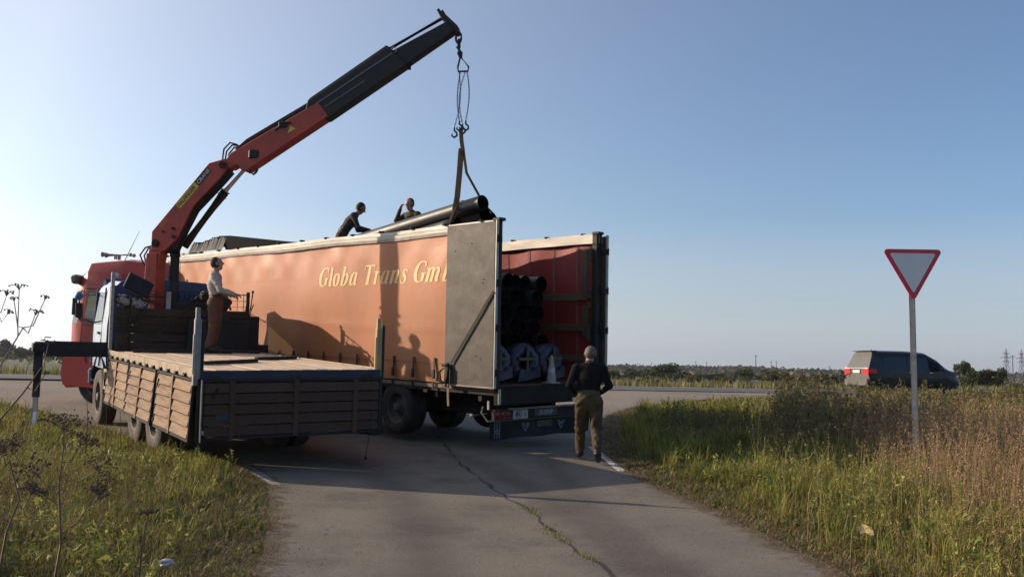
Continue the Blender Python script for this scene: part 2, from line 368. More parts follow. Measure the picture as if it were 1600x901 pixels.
# ------------------------------------------------------------------ shared paints
steel_dk = pm('dark_steel', (.018, .017, .017), (.034, .03, .027), rough=.75, spec=.18, scale=5, dirt=(.09, .07, .05), damt=.35)
black_m = pm('black_paint', (.012, .013, .015), (.02, .02, .021), rough=.55, spec=.25, scale=5, dirt=(.05, .042, .035), damt=.3)
rubber = pm('rubber', (.018, .018, .018), (.035, .032, .03), rough=.85, scale=9, dirt=(.12, .10, .08), damt=.45)
rubber_dusty = pm('dusty_rubber', (.10, .085, .07), (.055, .05, .045), rough=.95, scale=9, dirt=(.17, .14, .11), damt=.7)
rim_m = pm('rim', (.10, .09, .08), (.06, .055, .05), rough=.7, scale=8, dirt=(.16, .13, .1), damt=.6)
alu = pm('aluminium', (.40, .375, .34), (.29, .275, .25), rough=.5, metal=.3, scale=4, stretch=(1, .3, 1), dirt=(.22, .2, .17), damt=.6)
galv = pm('galvanised', (.34, .33, .31), (.22, .215, .21), rough=.5, metal=.5, scale=14, dirt=(.2, .14, .08), dscale=7, damt=.4)
wood_m = pm('weathered_wood', (.25, .165, .10), (.175, .11, .068), rough=.85, scale=5, stretch=(6, .6, 6), bump=.3, bscale=20, rnd=.2, dirt=(.10, .07, .045), damt=.6)
wood_dk = pm('old_wood', (.085, .048, .03), (.06, .036, .025), rough=.9, scale=4, stretch=(.6, 6, 6), bump=.3, bscale=20, rnd=.15, dirt=(.055, .04, .03), damt=.6)
deck_m = pm('deck_wood', (.62, .49, .35), (.50, .38, .26), rough=.95, scale=3, stretch=(5, .7, 5), bump=.4, bscale=15, rnd=.10, dirt=(.34, .25, .17), dscale=3, damt=.6)
blue_m = pm('blue_paint', (.03, .06, .16), (.035, .065, .14), rough=.4, scale=4, dirt=(.08, .075, .07), damt=.4)
red_m = pm('crane_red', (.38, .042, .026), (.30, .038, .026), rough=.5, scale=3, dirt=(.10, .035, .03), dscale=3.5, damt=.75)
chrome = pm('rod_chrome', (.62, .62, .62), (.5, .5, .5), rough=.4, metal=.6, scale=20)
lamp_red = pm('lamp_red', (.20, .012, .01), (.16, .012, .01), rough=.2, scale=20)
lamp_wh = pm('lamp_clear', (.7, .7, .66), (.6, .6, .58), rough=.15, scale=20)
lamp_or = pm('lamp_amber', (.75, .25, .03), (.65, .2, .03), rough=.25, scale=20)
gl_clear = glass('clear_glass', (.8, .9, .85), clear=.85)
gl_dark = pm('tinted_glass', (.006, .008, .010), rough=.06, spec=.5, scale=2)
seat_m = pm('interior', (.03, .03, .032), rough=.9)

# ------------------------------------------------------------------ wheels: tyre, rim, hub with nuts
WM = {}
def wheel_parts(r, w, dusty):
    k = (r, w, dusty)
    if k in WM: return WM[k]
    t = MB(); n = 36; h = w/2
    t.lathe([(r*.56, -h*.8), (r*.62, -h*.96), (r*.80, -h), (r*.93, -h*.93), (r*.985, -h*.8), (r, -h*.62), (r, h*.62), (r*.985, h*.8), (r*.93, h*.93), (r*.80, h), (r*.62, h*.96), (r*.56, h*.8)], (0, 0, 0), (1, 0, 0), n, close=True)
    for j in range(n):      # tread lugs
        a = 2*math.pi*j/n; rot = Matrix.Rotation(a, 3, 'X')
        for s in (-1, 1): t.box(rot @ Vector((s*h*.36, 0, r*1.002)), (h*.5, r*.085, r*.025), rot)
    q = MB()
    q.lathe([(r*.57, -h*.82), (r*.60, -h*.9), (r*.55, -h*.86), (r*.50, -h*.35), (r*.36, -h*.22), (r*.30, -h*.42), (r*.16, -h*.5), (r*.15, -h*.95), (r*.10, -h*1.05), (r*.001, -h*1.05)], (0, 0, 0), (1, 0, 0), 28)
    q.lathe([(r*.57, -h*.82), (r*.57, h*.82)], (0, 0, 0), (1, 0, 0), 28)
    for j in range(10):
        a = 2*math.pi*j/10; q.tube([(-h*.5, math.cos(a)*r*.24, math.sin(a)*r*.24), (-h*.62, math.cos(a)*r*.24, math.sin(a)*r*.24)], r*.022, 6)
    WM[k] = (t.mesh('tyre', rubber_dusty if dusty else rubber, 40), q.mesh('rim', rim_m, 40)); return WM[k]
def wheel(parent, x, y, z, r, w, outer=-1, dusty=False, ry=0.):
    """outer=-1: outside face to -x"""
    t, q = wheel_parts(r, w, dusty)
    a = link('wheel', t, parent); a.location = (x, y, z); a.rotation_euler = (random.uniform(0, 6), 0, 0)
    if outer > 0: a.rotation_euler = (a.rotation_euler[0], 0, math.pi)
    link('rim', q, a); return a
def wheel_z(Mx, x, y, r):
    """local height that sets a wheel of radius r on the road"""
    lo = 0.
    for _ in range(12):
        p = Mx @ Vector((x, y, lo)); lo += (g1(p.x, p.y)+r-.012)-p.z
    return lo

# ------------------------------------------------------------------ lofted bodywork
def loft(stations, tagf, caps=None):
    """stations: half rings (x<=0) from sill to roof centre; returns {part: MB}"""
    out = {}
    def part(n): return out.setdefault(n, MB())
    full = []
    for h in stations:
        l = [Vector(p) for p in h]; r = [Vector((-p.x, p.y, p.z)) for p in l[::-1]]
        full.append((l, r))
    n = len(stations[0])
    for j in range(len(stations)-1):
        for i in range(n-1):
            for s in (0, 1):
                A, B = full[j][s], full[j+1][s]; ii = i if s == 0 else n-2-i
                t = tagf(j, ii, s)
                if t and 'window' in t: t += '|'+'LR'[s]
                k = i
                q = [A[k], A[k+1], B[k+1], B[k]]
                if t: part(t).add(q, [(0, 1, 2, 3)])
    for j, f in (caps or {}).items():
        l, r = full[j]; r = r[::-1]
        for i in range(n-1):
            t = f(i)
            if t: part(t).add([l[i], l[i+1], r[i+1], r[i]], [(0, 1, 2, 3)])
    return out

# ------------------------------------------------------------------ people: one continuous surface from tapered limbs
def surface_nets(Fv, org, h):
    nx, ny, nz = Fv.shape; inside = Fv < 0
    c = np.zeros((nx-1, ny-1, nz-1), int)
    corners = [(a, b, d) for a in (0, 1) for b in (0, 1) for d in (0, 1)]
    for a, b, d in corners: c += inside[a:nx-1+a, b:ny-1+b, d:nz-1+d]
    act = (c > 0) & (c < 8); idx = -np.ones(act.shape, int); idx[act] = np.arange(act.sum())
    I = np.argwhere(act); acc = np.zeros((len(I), 3)); cnt = np.zeros(len(I))
    for p in range(8):
        for q in range(p+1, 8):
            A, B = corners[p], corners[q]
            if sum(abs(A[k]-B[k]) for k in range(3)) != 1: continue
            fa = Fv[I[:, 0]+A[0], I[:, 1]+A[1], I[:, 2]+A[2]]; fb = Fv[I[:, 0]+B[0], I[:, 1]+B[1], I[:, 2]+B[2]]
            m = (fa < 0) != (fb < 0); t = np.where(m, fa/np.where(m, fa-fb, 1), 0)
            for k in range(3): acc[:, k] += np.where(m, A[k]+(B[k]-A[k])*t, 0)
            cnt += m
    V = (I+acc/cnt[:, None])*h+org; F = []
    for ax in range(3):
        o1, o2 = [(1, 2), (2, 0), (0, 1)][ax]
        sl0 = [slice(None)]*3; sl1 = [slice(None)]*3; sl0[ax] = slice(0, -1); sl1[ax] = slice(1, None)
        a, b = inside[tuple(sl0)], inside[tuple(sl1)]; E = np.argwhere(a != b)
        E = E[(E[:, o1] > 0) & (E[:, o2] > 0) & (E[:, o1] < Fv.shape[o1]-1) & (E[:, o2] < Fv.shape[o2]-1)]
        def cell(d1, d2):
            k = E.copy(); k[:, o1] += d1; k[:, o2] += d2; return idx[k[:, 0], k[:, 1], k[:, 2]]
        q = np.stack([cell(-1, -1), cell(0, -1), cell(0, 0), cell(-1, 0)], 1); fl = a[E[:, 0], E[:, 1], E[:, 2]]
        q[~fl] = q[~fl][:, ::-1]; F.append(q)
    return V, np.concatenate(F)
def person_mesh(prims, mats, h=.011, wrinkle=None):
    """prims: (a, b, ra, rb, mat index, blend[, squash (x,y)])"""
    pts = np.array([p for q in prims for p in (q[0], q[1])]); lo = pts.min(0)-.22; hi = pts.max(0)+.22
    ax = [np.arange(lo[k], hi[k], h) for k in range(3)]
    X = np.stack(np.meshgrid(*ax, indexing='ij'), -1).astype(np.float32)
    D = None
    def dist(P, q):
        a, b = np.array(q[0], np.float32), np.array(q[1], np.float32); ba = b-a; pa = P-a
        t = np.clip((pa@ba)/max(1e-9, float(ba@ba)), 0, 1); v = pa-t[..., None]*ba
        if len(q) > 6 and q[6] is not None:      # flattened section: squash along a direction
            d = np.array(q[6][:3], np.float32); d /= np.linalg.norm(d); k = q[6][3]; c = v@d; v = v+d*(c*(k-1))[..., None]
        return np.sqrt((v*v).sum(-1))-(q[2]+(q[3]-q[2])*t)
    for q in prims:
        d = dist(X, q); k = q[5]
        if D is None: D = d
        else:
            hh = np.clip(.5+.5*(D-d)/k, 0, 1); D = D*(1-hh)+d*hh-k*hh*(1-hh)
    if wrinkle is not None:
        ds = np.stack([dist(X, q) for q in prims if q[4] in wrinkle], 0).min(0)
        msk = np.clip(1-np.abs(ds)/.06, 0, 1)
        x, y, z = X[..., 0], X[..., 1], X[..., 2]
        nzv = np.sin(z*52+9*np.sin(x*11+y*7)+4*np.sin(y*19))*.55+np.sin(z*31-x*37+y*29+2*np.sin(z*13))*.45
        D = D+msk*nzv*np.float32(.0075)
    V, F = surface_nets(D, lo, h)
    C = V[F].mean(1); dd = np.stack([dist(C.astype(np.float32), q) for q in prims], 0); mi = np.array([q[4] for q in prims])[dd.argmin(0)]
    me = bpy.data.meshes.new('person'); me.vertices.add(len(V)); me.vertices.foreach_set('co', V.astype(np.float32).ravel())
    me.loops.add(F.size); me.loops.foreach_set('vertex_index', F.ravel().astype(np.int32)); me.polygons.add(len(F)); me.polygons.foreach_set('loop_start', np.arange(0, F.size, 4))
    me.update(calc_edges=True)
    for m in mats: me.materials.append(m)
    me.polygons.foreach_set('material_index', mi.astype(np.int32)); me.shade_smooth(); me.validate(); return me
SK, SH, TR, BO, HR, BE, CO = range(7)
def figure(J, face=(0, 1, 0), hair=.0, scale=1., baggy=1., collar=False, hands=None):
    """J: joints in metres, figure faces +y; returns limbs"""
    P = []; g = lambda n: np.array(J[n], float)
    def L(a, b, ra, rb, m, k=.03, sq=None):
        P.append((tuple(g(a) if isinstance(a, str) else a), tuple(g(b) if isinstance(b, str) else b), ra, rb, m, k, sq))
    # torso
    side = g('shR')-g('shL'); side /= np.linalg.norm(side)
    up = g('neck')-g('pelvis'); up /= np.linalg.norm(up); fwd = np.cross(up, side); fwd /= np.linalg.norm(fwd)
    sqf = (*fwd, 1.45)
    L('pelvis', g('waist')-up*.012, .152, .150, TR, .04, (*fwd, 1.35))
    L(g('waist')+up*.02, g('chest'), .150, .172, SH, .05, sqf)
    L(g('chest'), g('chest')+up*.12, .172, .13, SH, .05, sqf)
    L(g('shL')+side*.02, g('shR')-side*.02, .070, .070, SH, .05)
    L(g('waist')-up*.002, g('waist')+up*.008, .1525, .1525, BE, .004, (*fwd, 1.36))
    L(g('neck')-up*.05, g('neck')+(g('head')-g('neck'))*.35, .060, .054, SK, .02)
    if collar: L(g('neck')-up*.035, g('neck')-up*.01, .072, .066, CO, .015)
    # head
    f = np.array(face, float); f /= np.linalg.norm(f); hu = g('head')-g('neck'); hu /= np.linalg.norm(hu); hs = np.cross(f, hu); hs /= np.linalg.norm(hs); hu = np.cross(hs, f)
    c = g('head')
    L(c-f*.015+hu*.012, c-f*.015+hu*.034, .092, .084, HR if hair else SK, .02, (*hs, 1.06))
    L(c+f*.03-hu*.02, c+f*.035-hu*.075, .070, .048, SK, .03, (*hs, 1.05))
    L(c+f*.03+hu*.03, c+f*.02+hu*.05, .072, .07, SK, .03)
    L(c+f*.098+hu*.01, c+f*.118-hu*.022, .011, .017, SK, .012)                       # nose
    L(c+f*.088-hu*.052-hs*.02, c+f*.088-hu*.052+hs*.02, .010, .010, SK, .012)         # mouth
    for s in (-1, 1):
        L(c+hs*s*.080-hu*.02+f*.012, c+hs*s*.082+hu*.016+f*.008, .009, .012, SK, .006) # ears
        L(c+f*.083+hs*s*.034+hu*.022, c+f*.083+hs*s*.04+hu*.022, .012, .012, HR, .006) # eye shade, brow
    if hair: L(c-f*.03+hu*.03, c-f*.02+hu*.048, .080+hair*.4, .080+hair, HR, .02, (*hs, 1.05))
    for s in 'LR':
        b = baggy
        L('hip'+s, 'knee'+s, .104*b, .076*b, TR, .03); L('knee'+s, g('knee'+s)*.22+g('ank'+s)*.78, .074*b, .062*b, TR, .02)
        L(g('knee'+s)*.2+g('ank'+s)*.8, 'ank'+s, .054, .052, BO, .01)
        a = g('ank'+s); t = g('toe'+s); L(a+(t-a)*-.18-np.array([0, 0, .045])*0, t*.5+a*.5, .050, .050, BO, .03); L(t*.5+a*.5, t, .048, .038, BO, .03)
        L('sh'+s, 'elb'+s, .066, .050, SH, .03); L('elb'+s, 'wri'+s, .050, .038, SH if not J.get('bare') else SK, .025)
        w = g('wri'+s); hd = w-g('elb'+s); hd /= np.linalg.norm(hd)
        pn = np.array(J.get('palm'+s, fwd)); pn = pn-hd*(pn@hd); pn /= np.linalg.norm(pn); ps = np.cross(hd, pn)
        palm = w+hd*.085
        L(w, palm, .031, .037, SK, .02, (*pn, 1.5))
        sg = 1 if s == 'R' else -1
        for q, ln in enumerate((.066, .076, .072, .056)):   # four curled fingers
            b0 = palm+ps*(q-1.5)*.021+hd*.005; b1 = b0+hd*ln*.5+pn*ln*.22; b2 = b1+hd*ln*.22+pn*ln*.42
            L(b0, b1, .0105, .0095, SK, .006); L(b1, b2, .0095, .0085, SK, .005)
        th = w+hd*.03-ps*.033; L(th, th-ps*.022+hd*.045+pn*.012, .0135, .011, SK, .01); L(th-ps*.022+hd*.045+pn*.012, th-ps*.018+hd*.07+pn*.03, .011, .0095, SK, .006)
    return P
def person(Mx, J, cols, label, wrinkle=(TR,), **kw):
    mats = [pm('skin', (.42, .24, .17), (.36, .20, .14), rough=.55, scale=20)]+cols
    o = link('person', person_mesh(figure(J, **kw), mats, wrinkle=wrinkle)); o.matrix_world = Mx
    return tag(o, label, 'person')
# ------------------------------------------------------------------ semi trailer with open roof
FL = 1.04; TW = 2.55; TL = 12.0; TH = 2.664
TM0 = mat_of(Vector((-.23, 14.138, 1.196)), .781, .025, -.031)
TM = TM0 @ Matrix.Translation((0, 0, -FL))
tarp_or = pm('orange_tarpaulin', (.405, .128, .034), (.345, .104, .028), rough=.5, scale=1.2, detail=7, bump=.12, bscale=9, spec=.35, dirt=(.30, .13, .055), dscale=.9, damt=.5, stretch=(1, 1, .6))
tarp_rd = pm('red_tarpaulin', (.26, .027, .029), (.20, .021, .023), rough=.5, scale=2, detail=6, bump=.15, bscale=7, dirt=(.22, .05, .05), damt=.5, trans=.03)
ply = pm('grey_plywood', (.054, .043, .032), (.042, .034, .026), rough=.6, scale=3, detail=8, dirt=(.13, .11, .085), dscale=3.2, damt=.6, bump=.15)
letter_m = pm('yellow_print', (.66, .46, .18), (.60, .41, .15), rough=.5, scale=6)
trailer = empty('box_trailer', TM, 'long trailer with orange lettered side curtain and open top, rear doors folded back', 'trailer')
def part(mb, name, m, parent=None, smooth=None, weld=False): return mb.build(name, m, parent or trailer, smooth, weld)
def cur_x(y, z):
    """outward bulge of the side curtain; y forward, z above floor"""
    u = z/TH; fade = min(1., max(0., (TH-.14-z)/.35))
    b = -.03*math.sin(math.pi*min(1, max(0, u)))*(.6+.4*math.sin(y*1.1+.4))
    b -= .010*math.sin(y*4.6+.8*math.sin(z*1.7))*(1-.3*u)+.007*math.sin(y*2.3+2.2*z+math.sin(y*.8))+.004*math.sin(y*9.1-3.1*z+1.5*math.sin(y*1.3))
    b -= .012*math.exp(-((z-.95+.05*math.sin(y*.7))/.05)**2)*.4
    if z < .35: b -= .016*math.sin(y*11.4+1)*(1-z/.35)+.012*math.sin(y*5.7)*(1-z/.35)
    if z > 1.9: b -= .014*math.sin(y*7.3)*(z-1.9)/.5
    return b*fade
mb = MB(); ny, nz = 300, 34
mb.grid([[(cur_x(y, z), y, FL+z+.03) for z in np.linspace(0, TH-.16, nz)] for y in np.linspace(.06, TL, ny)])
mb.grid([[(cur_x(y, z)+.006, y, FL+z+.03) for z in np.linspace(0, TH-.16, 8)] for y in np.linspace(.06, TL, 60)])
def dust_low(m, zlo, zhi, colr, amt):
    t = m.node_tree; N = t.nodes; L = t.links; p = [n for n in N if n.type == 'BSDF_PRINCIPLED'][0]; src = p.inputs['Base Color'].links[0].from_socket
    tc = N.new('ShaderNodeTexCoord'); sep = N.new('ShaderNodeSeparateXYZ'); L.new(tc.outputs['Object'], sep.inputs[0])
    nz = N.new('ShaderNodeTexNoise'); nz.inputs['Scale'].default_value = 1.6; nz.inputs['Detail'].default_value = 8; nz.inputs['Roughness'].default_value = .65
    mp = N.new('ShaderNodeMapping'); mp.inputs['Scale'].default_value = (1, 1, .45); L.new(tc.outputs['Object'], mp.inputs[0]); L.new(mp.outputs[0], nz.inputs[0])
    mr = N.new('ShaderNodeMapRange'); mr.inputs[1].default_value = zlo; mr.inputs[2].default_value = zhi; mr.inputs[3].default_value = 1; mr.inputs[4].default_value = .12; L.new(sep.outputs[2], mr.inputs[0])
    m2 = N.new('ShaderNodeMapRange'); m2.inputs[1].default_value = .3; m2.inputs[2].default_value = .7; m2.inputs[4].default_value = amt*1.6; L.new(nz.outputs[0], m2.inputs[0])
    mu = N.new('ShaderNodeMath'); mu.operation = 'MULTIPLY'; L.new(mr.outputs[0], mu.inputs[0]); L.new(m2.outputs[0], mu.inputs[1])
    mx = N.new('ShaderNodeMix'); mx.data_type = 'RGBA'; mx.clamp_factor = True; L.new(mu.outputs[0], mx.inputs[0]); L.new(src, mx.inputs[6]); mx.inputs[7].default_value = (*colr, 1); L.new(mx.outputs[2], p.inputs['Base Color'])
dust_low(tarp_or, FL+.1, FL+1.7, (.31, .155, .082), .7)
cur = part(mb, 'side_curtain', tarp_or, smooth=80)
for z_ in (.98, 1.86):      # horizontal weld seams
    mb = MB(); mb.grid([[(cur_x(y, z)-.003, y, FL+z+.03) for z in (z_, z_+.016)] for y in np.linspace(.06, TL, 300)]); part(mb, 'weld_seam', tarp_or, cur, smooth=80)
# lower hem band with weld seam
mb = MB(); mb.grid([[(cur_x(y, z)-.006, y, FL+z+.03) for z in np.linspace(.30, .335, 3)] for y in np.linspace(.06, TL, 300)]); part(mb, 'hem_seam', pm('tarp_seam', (.31, .10, .045), rough=.5), smooth=80)
# lettering: pen strokes (x, y, thickness) in units of the capital height
GL = {
 'G': (.70, [[(.60, .76, .035), (.585, .86, .05), (.52, .96, .055), (.40, .985, .06), (.25, .90, .12), (.15, .70, .165), (.12, .48, .175), (.15, .25, .165), (.24, .08, .12), (.37, .02, .06), (.48, .05, .06), (.54, .12, .07)], [(.56, .42, .15), (.54, .06, .15)], [(.42, .43, .04), (.70, .43, .04)], [(.62, 1.0, .03), (.605, .74, .05)]]),
 'l': (.30, [[(.15, .98, .14), (.14, .14, .14), (.17, .04, .09), (.26, .07, .035)], [(.03, .965, .04), (.17, .99, .05)]]),
 'o': (.50, [[(.25, .655, .05), (.13, .56, .12), (.095, .34, .145), (.13, .10, .12), (.23, .015, .05), (.35, .10, .12), (.39, .34, .145), (.35, .56, .12), (.24, .655, .05)]]),
 'b': (.52, [[(.15, .98, .14), (.13, .12, .13), (.20, .02, .06), (.30, .06, .10), (.38, .24, .145), (.385, .45, .145), (.32, .62, .08), (.25, .60, .05), (.17, .46, .05)], [(.03, .965, .04), (.17, .99, .05)]]),
 'a': (.54, [[(.38, .58, .05), (.27, .65, .055), (.15, .54, .12), (.10, .32, .145), (.12, .10, .12), (.19, .03, .06), (.29, .12, .05), (.36, .30, .05)], [(.40, .66, .12), (.37, .14, .14), (.41, .03, .08), (.50, .09, .035)]]),
 'T': (.66, [[(.34, .97, .16), (.31, .03, .16)], [(.06, .955, .07), (.64, .955, .07)], [(.18, .02, .045), (.46, .02, .045)], [(.06, .98, .03), (.045, .74, .04)], [(.64, .98, .03), (.63, .74, .04)]]),
 'r': (.42, [[(.15, .64, .14), (.12, .0, .14)], [(.02, .62, .04), (.16, .655, .05)], [(.15, .40, .05), (.24, .58, .06), (.33, .645, .10), (.37, .57, .11)]]),
 'n': (.56, [[(.14, .64, .14), (.11, .0, .14)], [(.02, .62, .04), (.15, .655, .05)], [(.14, .42, .05), (.25, .61, .06), (.35, .63, .10), (.39, .52, .14), (.365, .14, .14), (.41, .03, .08), (.50, .09, .035)]]),
 's': (.44, [[(.35, .50, .04), (.33, .62, .05), (.24, .655, .055), (.14, .58, .10), (.17, .43, .13), (.29, .28, .14), (.31, .11, .11), (.21, .01, .055), (.10, .03, .05), (.06, .18, .04)]]),
 'm': (.84, [[(.14, .64, .14), (.11, .0, .14)], [(.02, .62, .04), (.15, .655, .05)], [(.14, .42, .05), (.24, .61, .06), (.33, .63, .10), (.37, .52, .14), (.345, .0, .14)], [(.37, .42, .05), (.48, .61, .06), (.58, .63, .10), (.63, .52, .14), (.605, .14, .14), (.65, .03, .08), (.74, .09, .035)]]),
 'H': (.80, [[(.20, .98, .15), (.18, .02, .15)], [(.60, .98, .15), (.58, .02, .15)], [(.2, .5, .06), (.6, .5, .06)], [(.06, .97, .04), (.34, .97, .04)], [(.46, .97, .04), (.74, .97, .04)], [(.04, .02, .04), (.32, .02, .04)], [(.44, .02, .04), (.72, .02, .04)]]),
 ' ': (.30, [])}
def catmull(P, n=6):
    P = [np.array(p, float) for p in P]
    if len(P) == 2: return P
    Q = [2*P[0]-P[1]]+P+[2*P[-1]-P[-2]]; out = []
    for i in range(1, len(Q)-2):
        for k in range(n):
            t = k/n; a, b, c, d = Q[i-1:i+3]
            out.append(.5*((2*b)+(c-a)*t+(2*a-5*b+4*c-d)*t*t+(3*b-a-3*c+d)*t**3))
    return out+[P[-1]]
CH = .365; adv = 0.
txt = 'Globa Trans GmbH'
total = sum(GL[c][0] for c in 'Globa Trans Gm')
sx = 3.80/(total*CH); lift = .0
for c in txt:
    w, strokes = GL[c]
    if strokes:
        mb = MB()
        for si, st in enumerate(strokes):
            pts = catmull(st); rows = []
            for i, p in enumerate(pts):
                a, b = pts[max(i-1, 0)], pts[min(i+1, len(pts)-1)]; d = (b-a)[:2]; d = d/np.linalg.norm(d); n = np.array([-d[1], d[0]])
                row = []
                for s in (-.5, .5):
                    q = p[:2]+n*s*p[2]; lx = (adv+q[0]+.20*q[1])*CH*sx; lz = 1.72+q[1]*CH; ly = 5.13-lx
                    row.append((cur_x(ly, lz-.03)-.005-.0006*si, ly, FL+lz))
                rows.append(row)
            mb.grid(rows)
        part(mb, 'letter', letter_m, cur)
    adv += w
# bottom buckles with short webbing tails
for i, y in enumerate(np.arange(1.45, TL-.2, .56)):
    mb = MB(); mb.box((-.035, y, FL+.27), (.008, .045, .34)); mb.box((-.05, y, FL+.16), (.03, .06, .15), bev=.008); mb.box((-.045, y+.01, FL-.02), (.02, .035, .12))
    part(mb, 'buckle', black_m, cur)
# rails
for s in (0, 1):
    x = .02 if s == 0 else TW-.02; sg = -1 if s == 0 else 1
    mb = MB(); n = 50
    prof = [(sg*.048, -.11), (sg*.052, -.02), (sg*.02, 0), (sg*.02, .055), (-sg*.05, .06), (-sg*.05, -.11)]
    rows = []
    for k in range(n+1):
        y = -.02+(TL+.04)*k/n; dz = .008*math.sin(y*1.7)+.003*math.sin(y*4.1); dx = .012*math.sin(y*.9)
        rows.append([(x+a+dx, y, FL+TH-.06+b+dz) for a, b in prof+[prof[0]]])
    mb.grid(rows); r = part(mb, 'top_rail', alu, smooth=30)
    mb = MB(); rows = []
    for k in range(n+1):
        y = 1.0+(TL-1.0)*k/n; dz = .012*math.sin(y*1.7); rows.append([(x+sg*.06+.012*math.sin(y*.9), y, FL+TH-.18+dz), (x+sg*.05+.012*math.sin(y*.9), y, FL+TH-.125+dz+.004*math.sin(y*9))])
    mb.grid(rows); part(mb, 'rail_lip', pm('dusty_rail', (.30, .26, .21), (.22, .19, .155), rough=.8), r)
    for k in range(14):
        y = .4+k*.9; mb = MB(); mb.box((x, y, FL+TH+.012), (.10, .07, .035), bev=.008); part(mb, 'roof_runner', steel_dk, r)
# right curtain seen from inside, with webbing and laths
mb = MB()
def rx(y, z): return TW+.01+.035*math.sin(math.pi*z/TH)+.018*math.sin(y*5.3+z)+.02*math.sin(y*2.1-z*1.4)*math.sin(math.pi*z/TH)
mb.grid([[(rx(y, z), y, FL+z+.03) for z in np.linspace(0, TH-.12, 26)] for y in np.linspace(.10, TL, 220)])
rcur = part(mb, 'side_curtain', tarp_rd, smooth=80); rcur['label'] = 'red inner face of the far side curtain'
web = pm('webbing', (.24, .10, .09), (.18, .08, .075), rough=.9)
for y in np.arange(.55, TL, .62):
    mb = MB(); mb.grid([[(rx(y+d, z)-.008, y+d, FL+z+.03) for z in np.linspace(0, TH-.12, 14)] for d in (-.025, .025)]); part(mb, 'webbing_strap', web, rcur)
lath = pm('lath_wood', (.10, .07, .045), (.075, .055, .035), rough=.85, scale=4, stretch=(5, .5, 5), rnd=.15)
for k, z in enumerate((.45, 1.0, 1.55)):
    for y0, y1 in ((.22, 3.9), (4.1, 8.1), (8.3, 11.85)):
        mb = MB(); mb.box((TW-.07, (y0+y1)/2, FL+z), (.026, y1-y0, .13), bev=.004); part(mb, 'side_lath', lath)
for y in (4.0, 8.2):
    for x in (.07, TW-.07): mb = MB(); mb.box((x, y, FL+TH/2-.03), (.07, .12, TH-.14), bev=.01); part(mb, 'curtain_post', steel_dk)
# rear corner posts
for x in (.055, TW-.055):
    mb = MB(); mb.box((x, .06, FL+TH/2-.03), (.11, .12, TH+.06), bev=.012); mb.box((x, .03, FL+TH+.01), (.15, .16, .05), bev=.01)
    for z in (.3, 1.0, 1.7, 2.4): mb.box((x+(.05 if x > 1 else -.05), -.015, FL+z), (.05, .05, .16), bev=.008)
    part(mb, 'rear_post', black_m)
# far post carries lath pockets with bare timber in them
for z, h in ((1.58, .12), (1.40, .10), (2.28, .24), (.9, .3)):
    mb = MB(); mb.box((TW-.15, .13, FL+z), (.07, .05, h), bev=.006); part(mb, 'lath_pocket', lath if z < 2.3 and z > 1 else ply)
mb = MB(); mb.box((TW-.19, .20, FL+1.95), (.05, .12, .85), bev=.01); mb.box((TW-.17, .20, FL+1.1), (.05, .12, .55), bev=.01); part(mb, 'post_lining', ply)
# doors swung right back against the sides
for s in (0, 1):
    x = -.085 if s == 0 else TW+.085; w = 1.19
    mb = MB(); mb.box((x, -.06+w/2, FL+TH/2-.01), (.032, w-.03, TH-.05), bev=.004); d = part(mb, 'rear_door', ply); d['label'] = 'plywood-faced rear door folded back along the side'
    mb = MB(); mb.box((x, -.075, FL+TH/2-.01), (.05, .03, TH-.02), bev=.005); part(mb, 'edge_trim', alu, d)
    mb = MB(); mb.box((x-(.003 if s == 0 else -.003), -.06+w/2, FL+.012), (.04, w, .028), bev=.004); part(mb, 'bottom_trim', pm('dusty_rail', (.30, .26, .21)), d)
    mb = MB(); mb.box((x-(.003 if s == 0 else -.003), .30+w/2-.25, FL+TH-.045), (.036, w-.45, .016), bev=.003); part(mb, 'top_trim', pm('dusty_rail', (.30, .26, .21)), d)
    for yy, z in ((.2, 1.72), (.22, 1.66), (.24, .45), (.35, .5), (.9, 2.2), (.5, 2.3)):
        mb = MB(); mb.tube([(x-.018, yy, FL+z), (x-.021, yy, FL+z)] if s == 0 else [(x+.018, yy, FL+z), (x+.021, yy, FL+z)], .012, 8); part(mb, 'bolt', steel_dk, d)
    for z in (.25, .95, 1.65, 2.35):
        mb = MB(); mb.box((x+(.045 if s == 0 else -.045), -.075, FL+z), (.12, .035, .09), bev=.008); mb.tube([(x, -.10, FL+z-.06), (x, -.10, FL+z+.06)], .016, 8); part(mb, 'hinge', steel_dk, d)
# tie strap holding the near door
strap_m = pm('dark_strap', (.03, .027, .024), (.05, .045, .04), rough=.9)
def ribbon(pts, w, wd, th=.004):
    mb = MB(); pts = [Vector(p) for p in pts]; wd = Vector(wd).normalized()
    for sgn in (0, 1):
        mb.grid([[p-wd*w/2+Vector((-th*sgn, 0, 0)), p+wd*w/2+Vector((-th*sgn, 0, 0))] for p in pts])
    return mb
part(ribbon([(-.118, -.05, FL+1.52), (-.125, .25, FL+1.16), (-.125, .6, FL+.74), (-.13, .92, FL+.36)], .05, (0, .7, .7)), 'tie_strap', strap_m)
mb = MB(); mb.box((-.15, .98, FL+.20), (.06, .07, .34), bev=.015); mb.box((-.16, 1.03, FL+.33), (.07, .12, .05), bev=.012); mb.tube([(-.17, .93, FL+.3), (-.19, .96, FL+.1), (-.16, 1.0, FL-.02)], .018, 8); part(mb, 'ratchet', black_m)
for k in range(5):
    mb = MB(); a = .04*k; mb.tube([(-.13-.01*k, 1.09+a*.6, FL+.28-a*.4), (-.16, 1.16+a*.5, FL+.22-a), (-.15, 1.14+a*.4, FL+.07), (-.12, 1.08+a*.3, FL+.04)], .015, 6); part(mb, 'strap_bundle', strap_m)
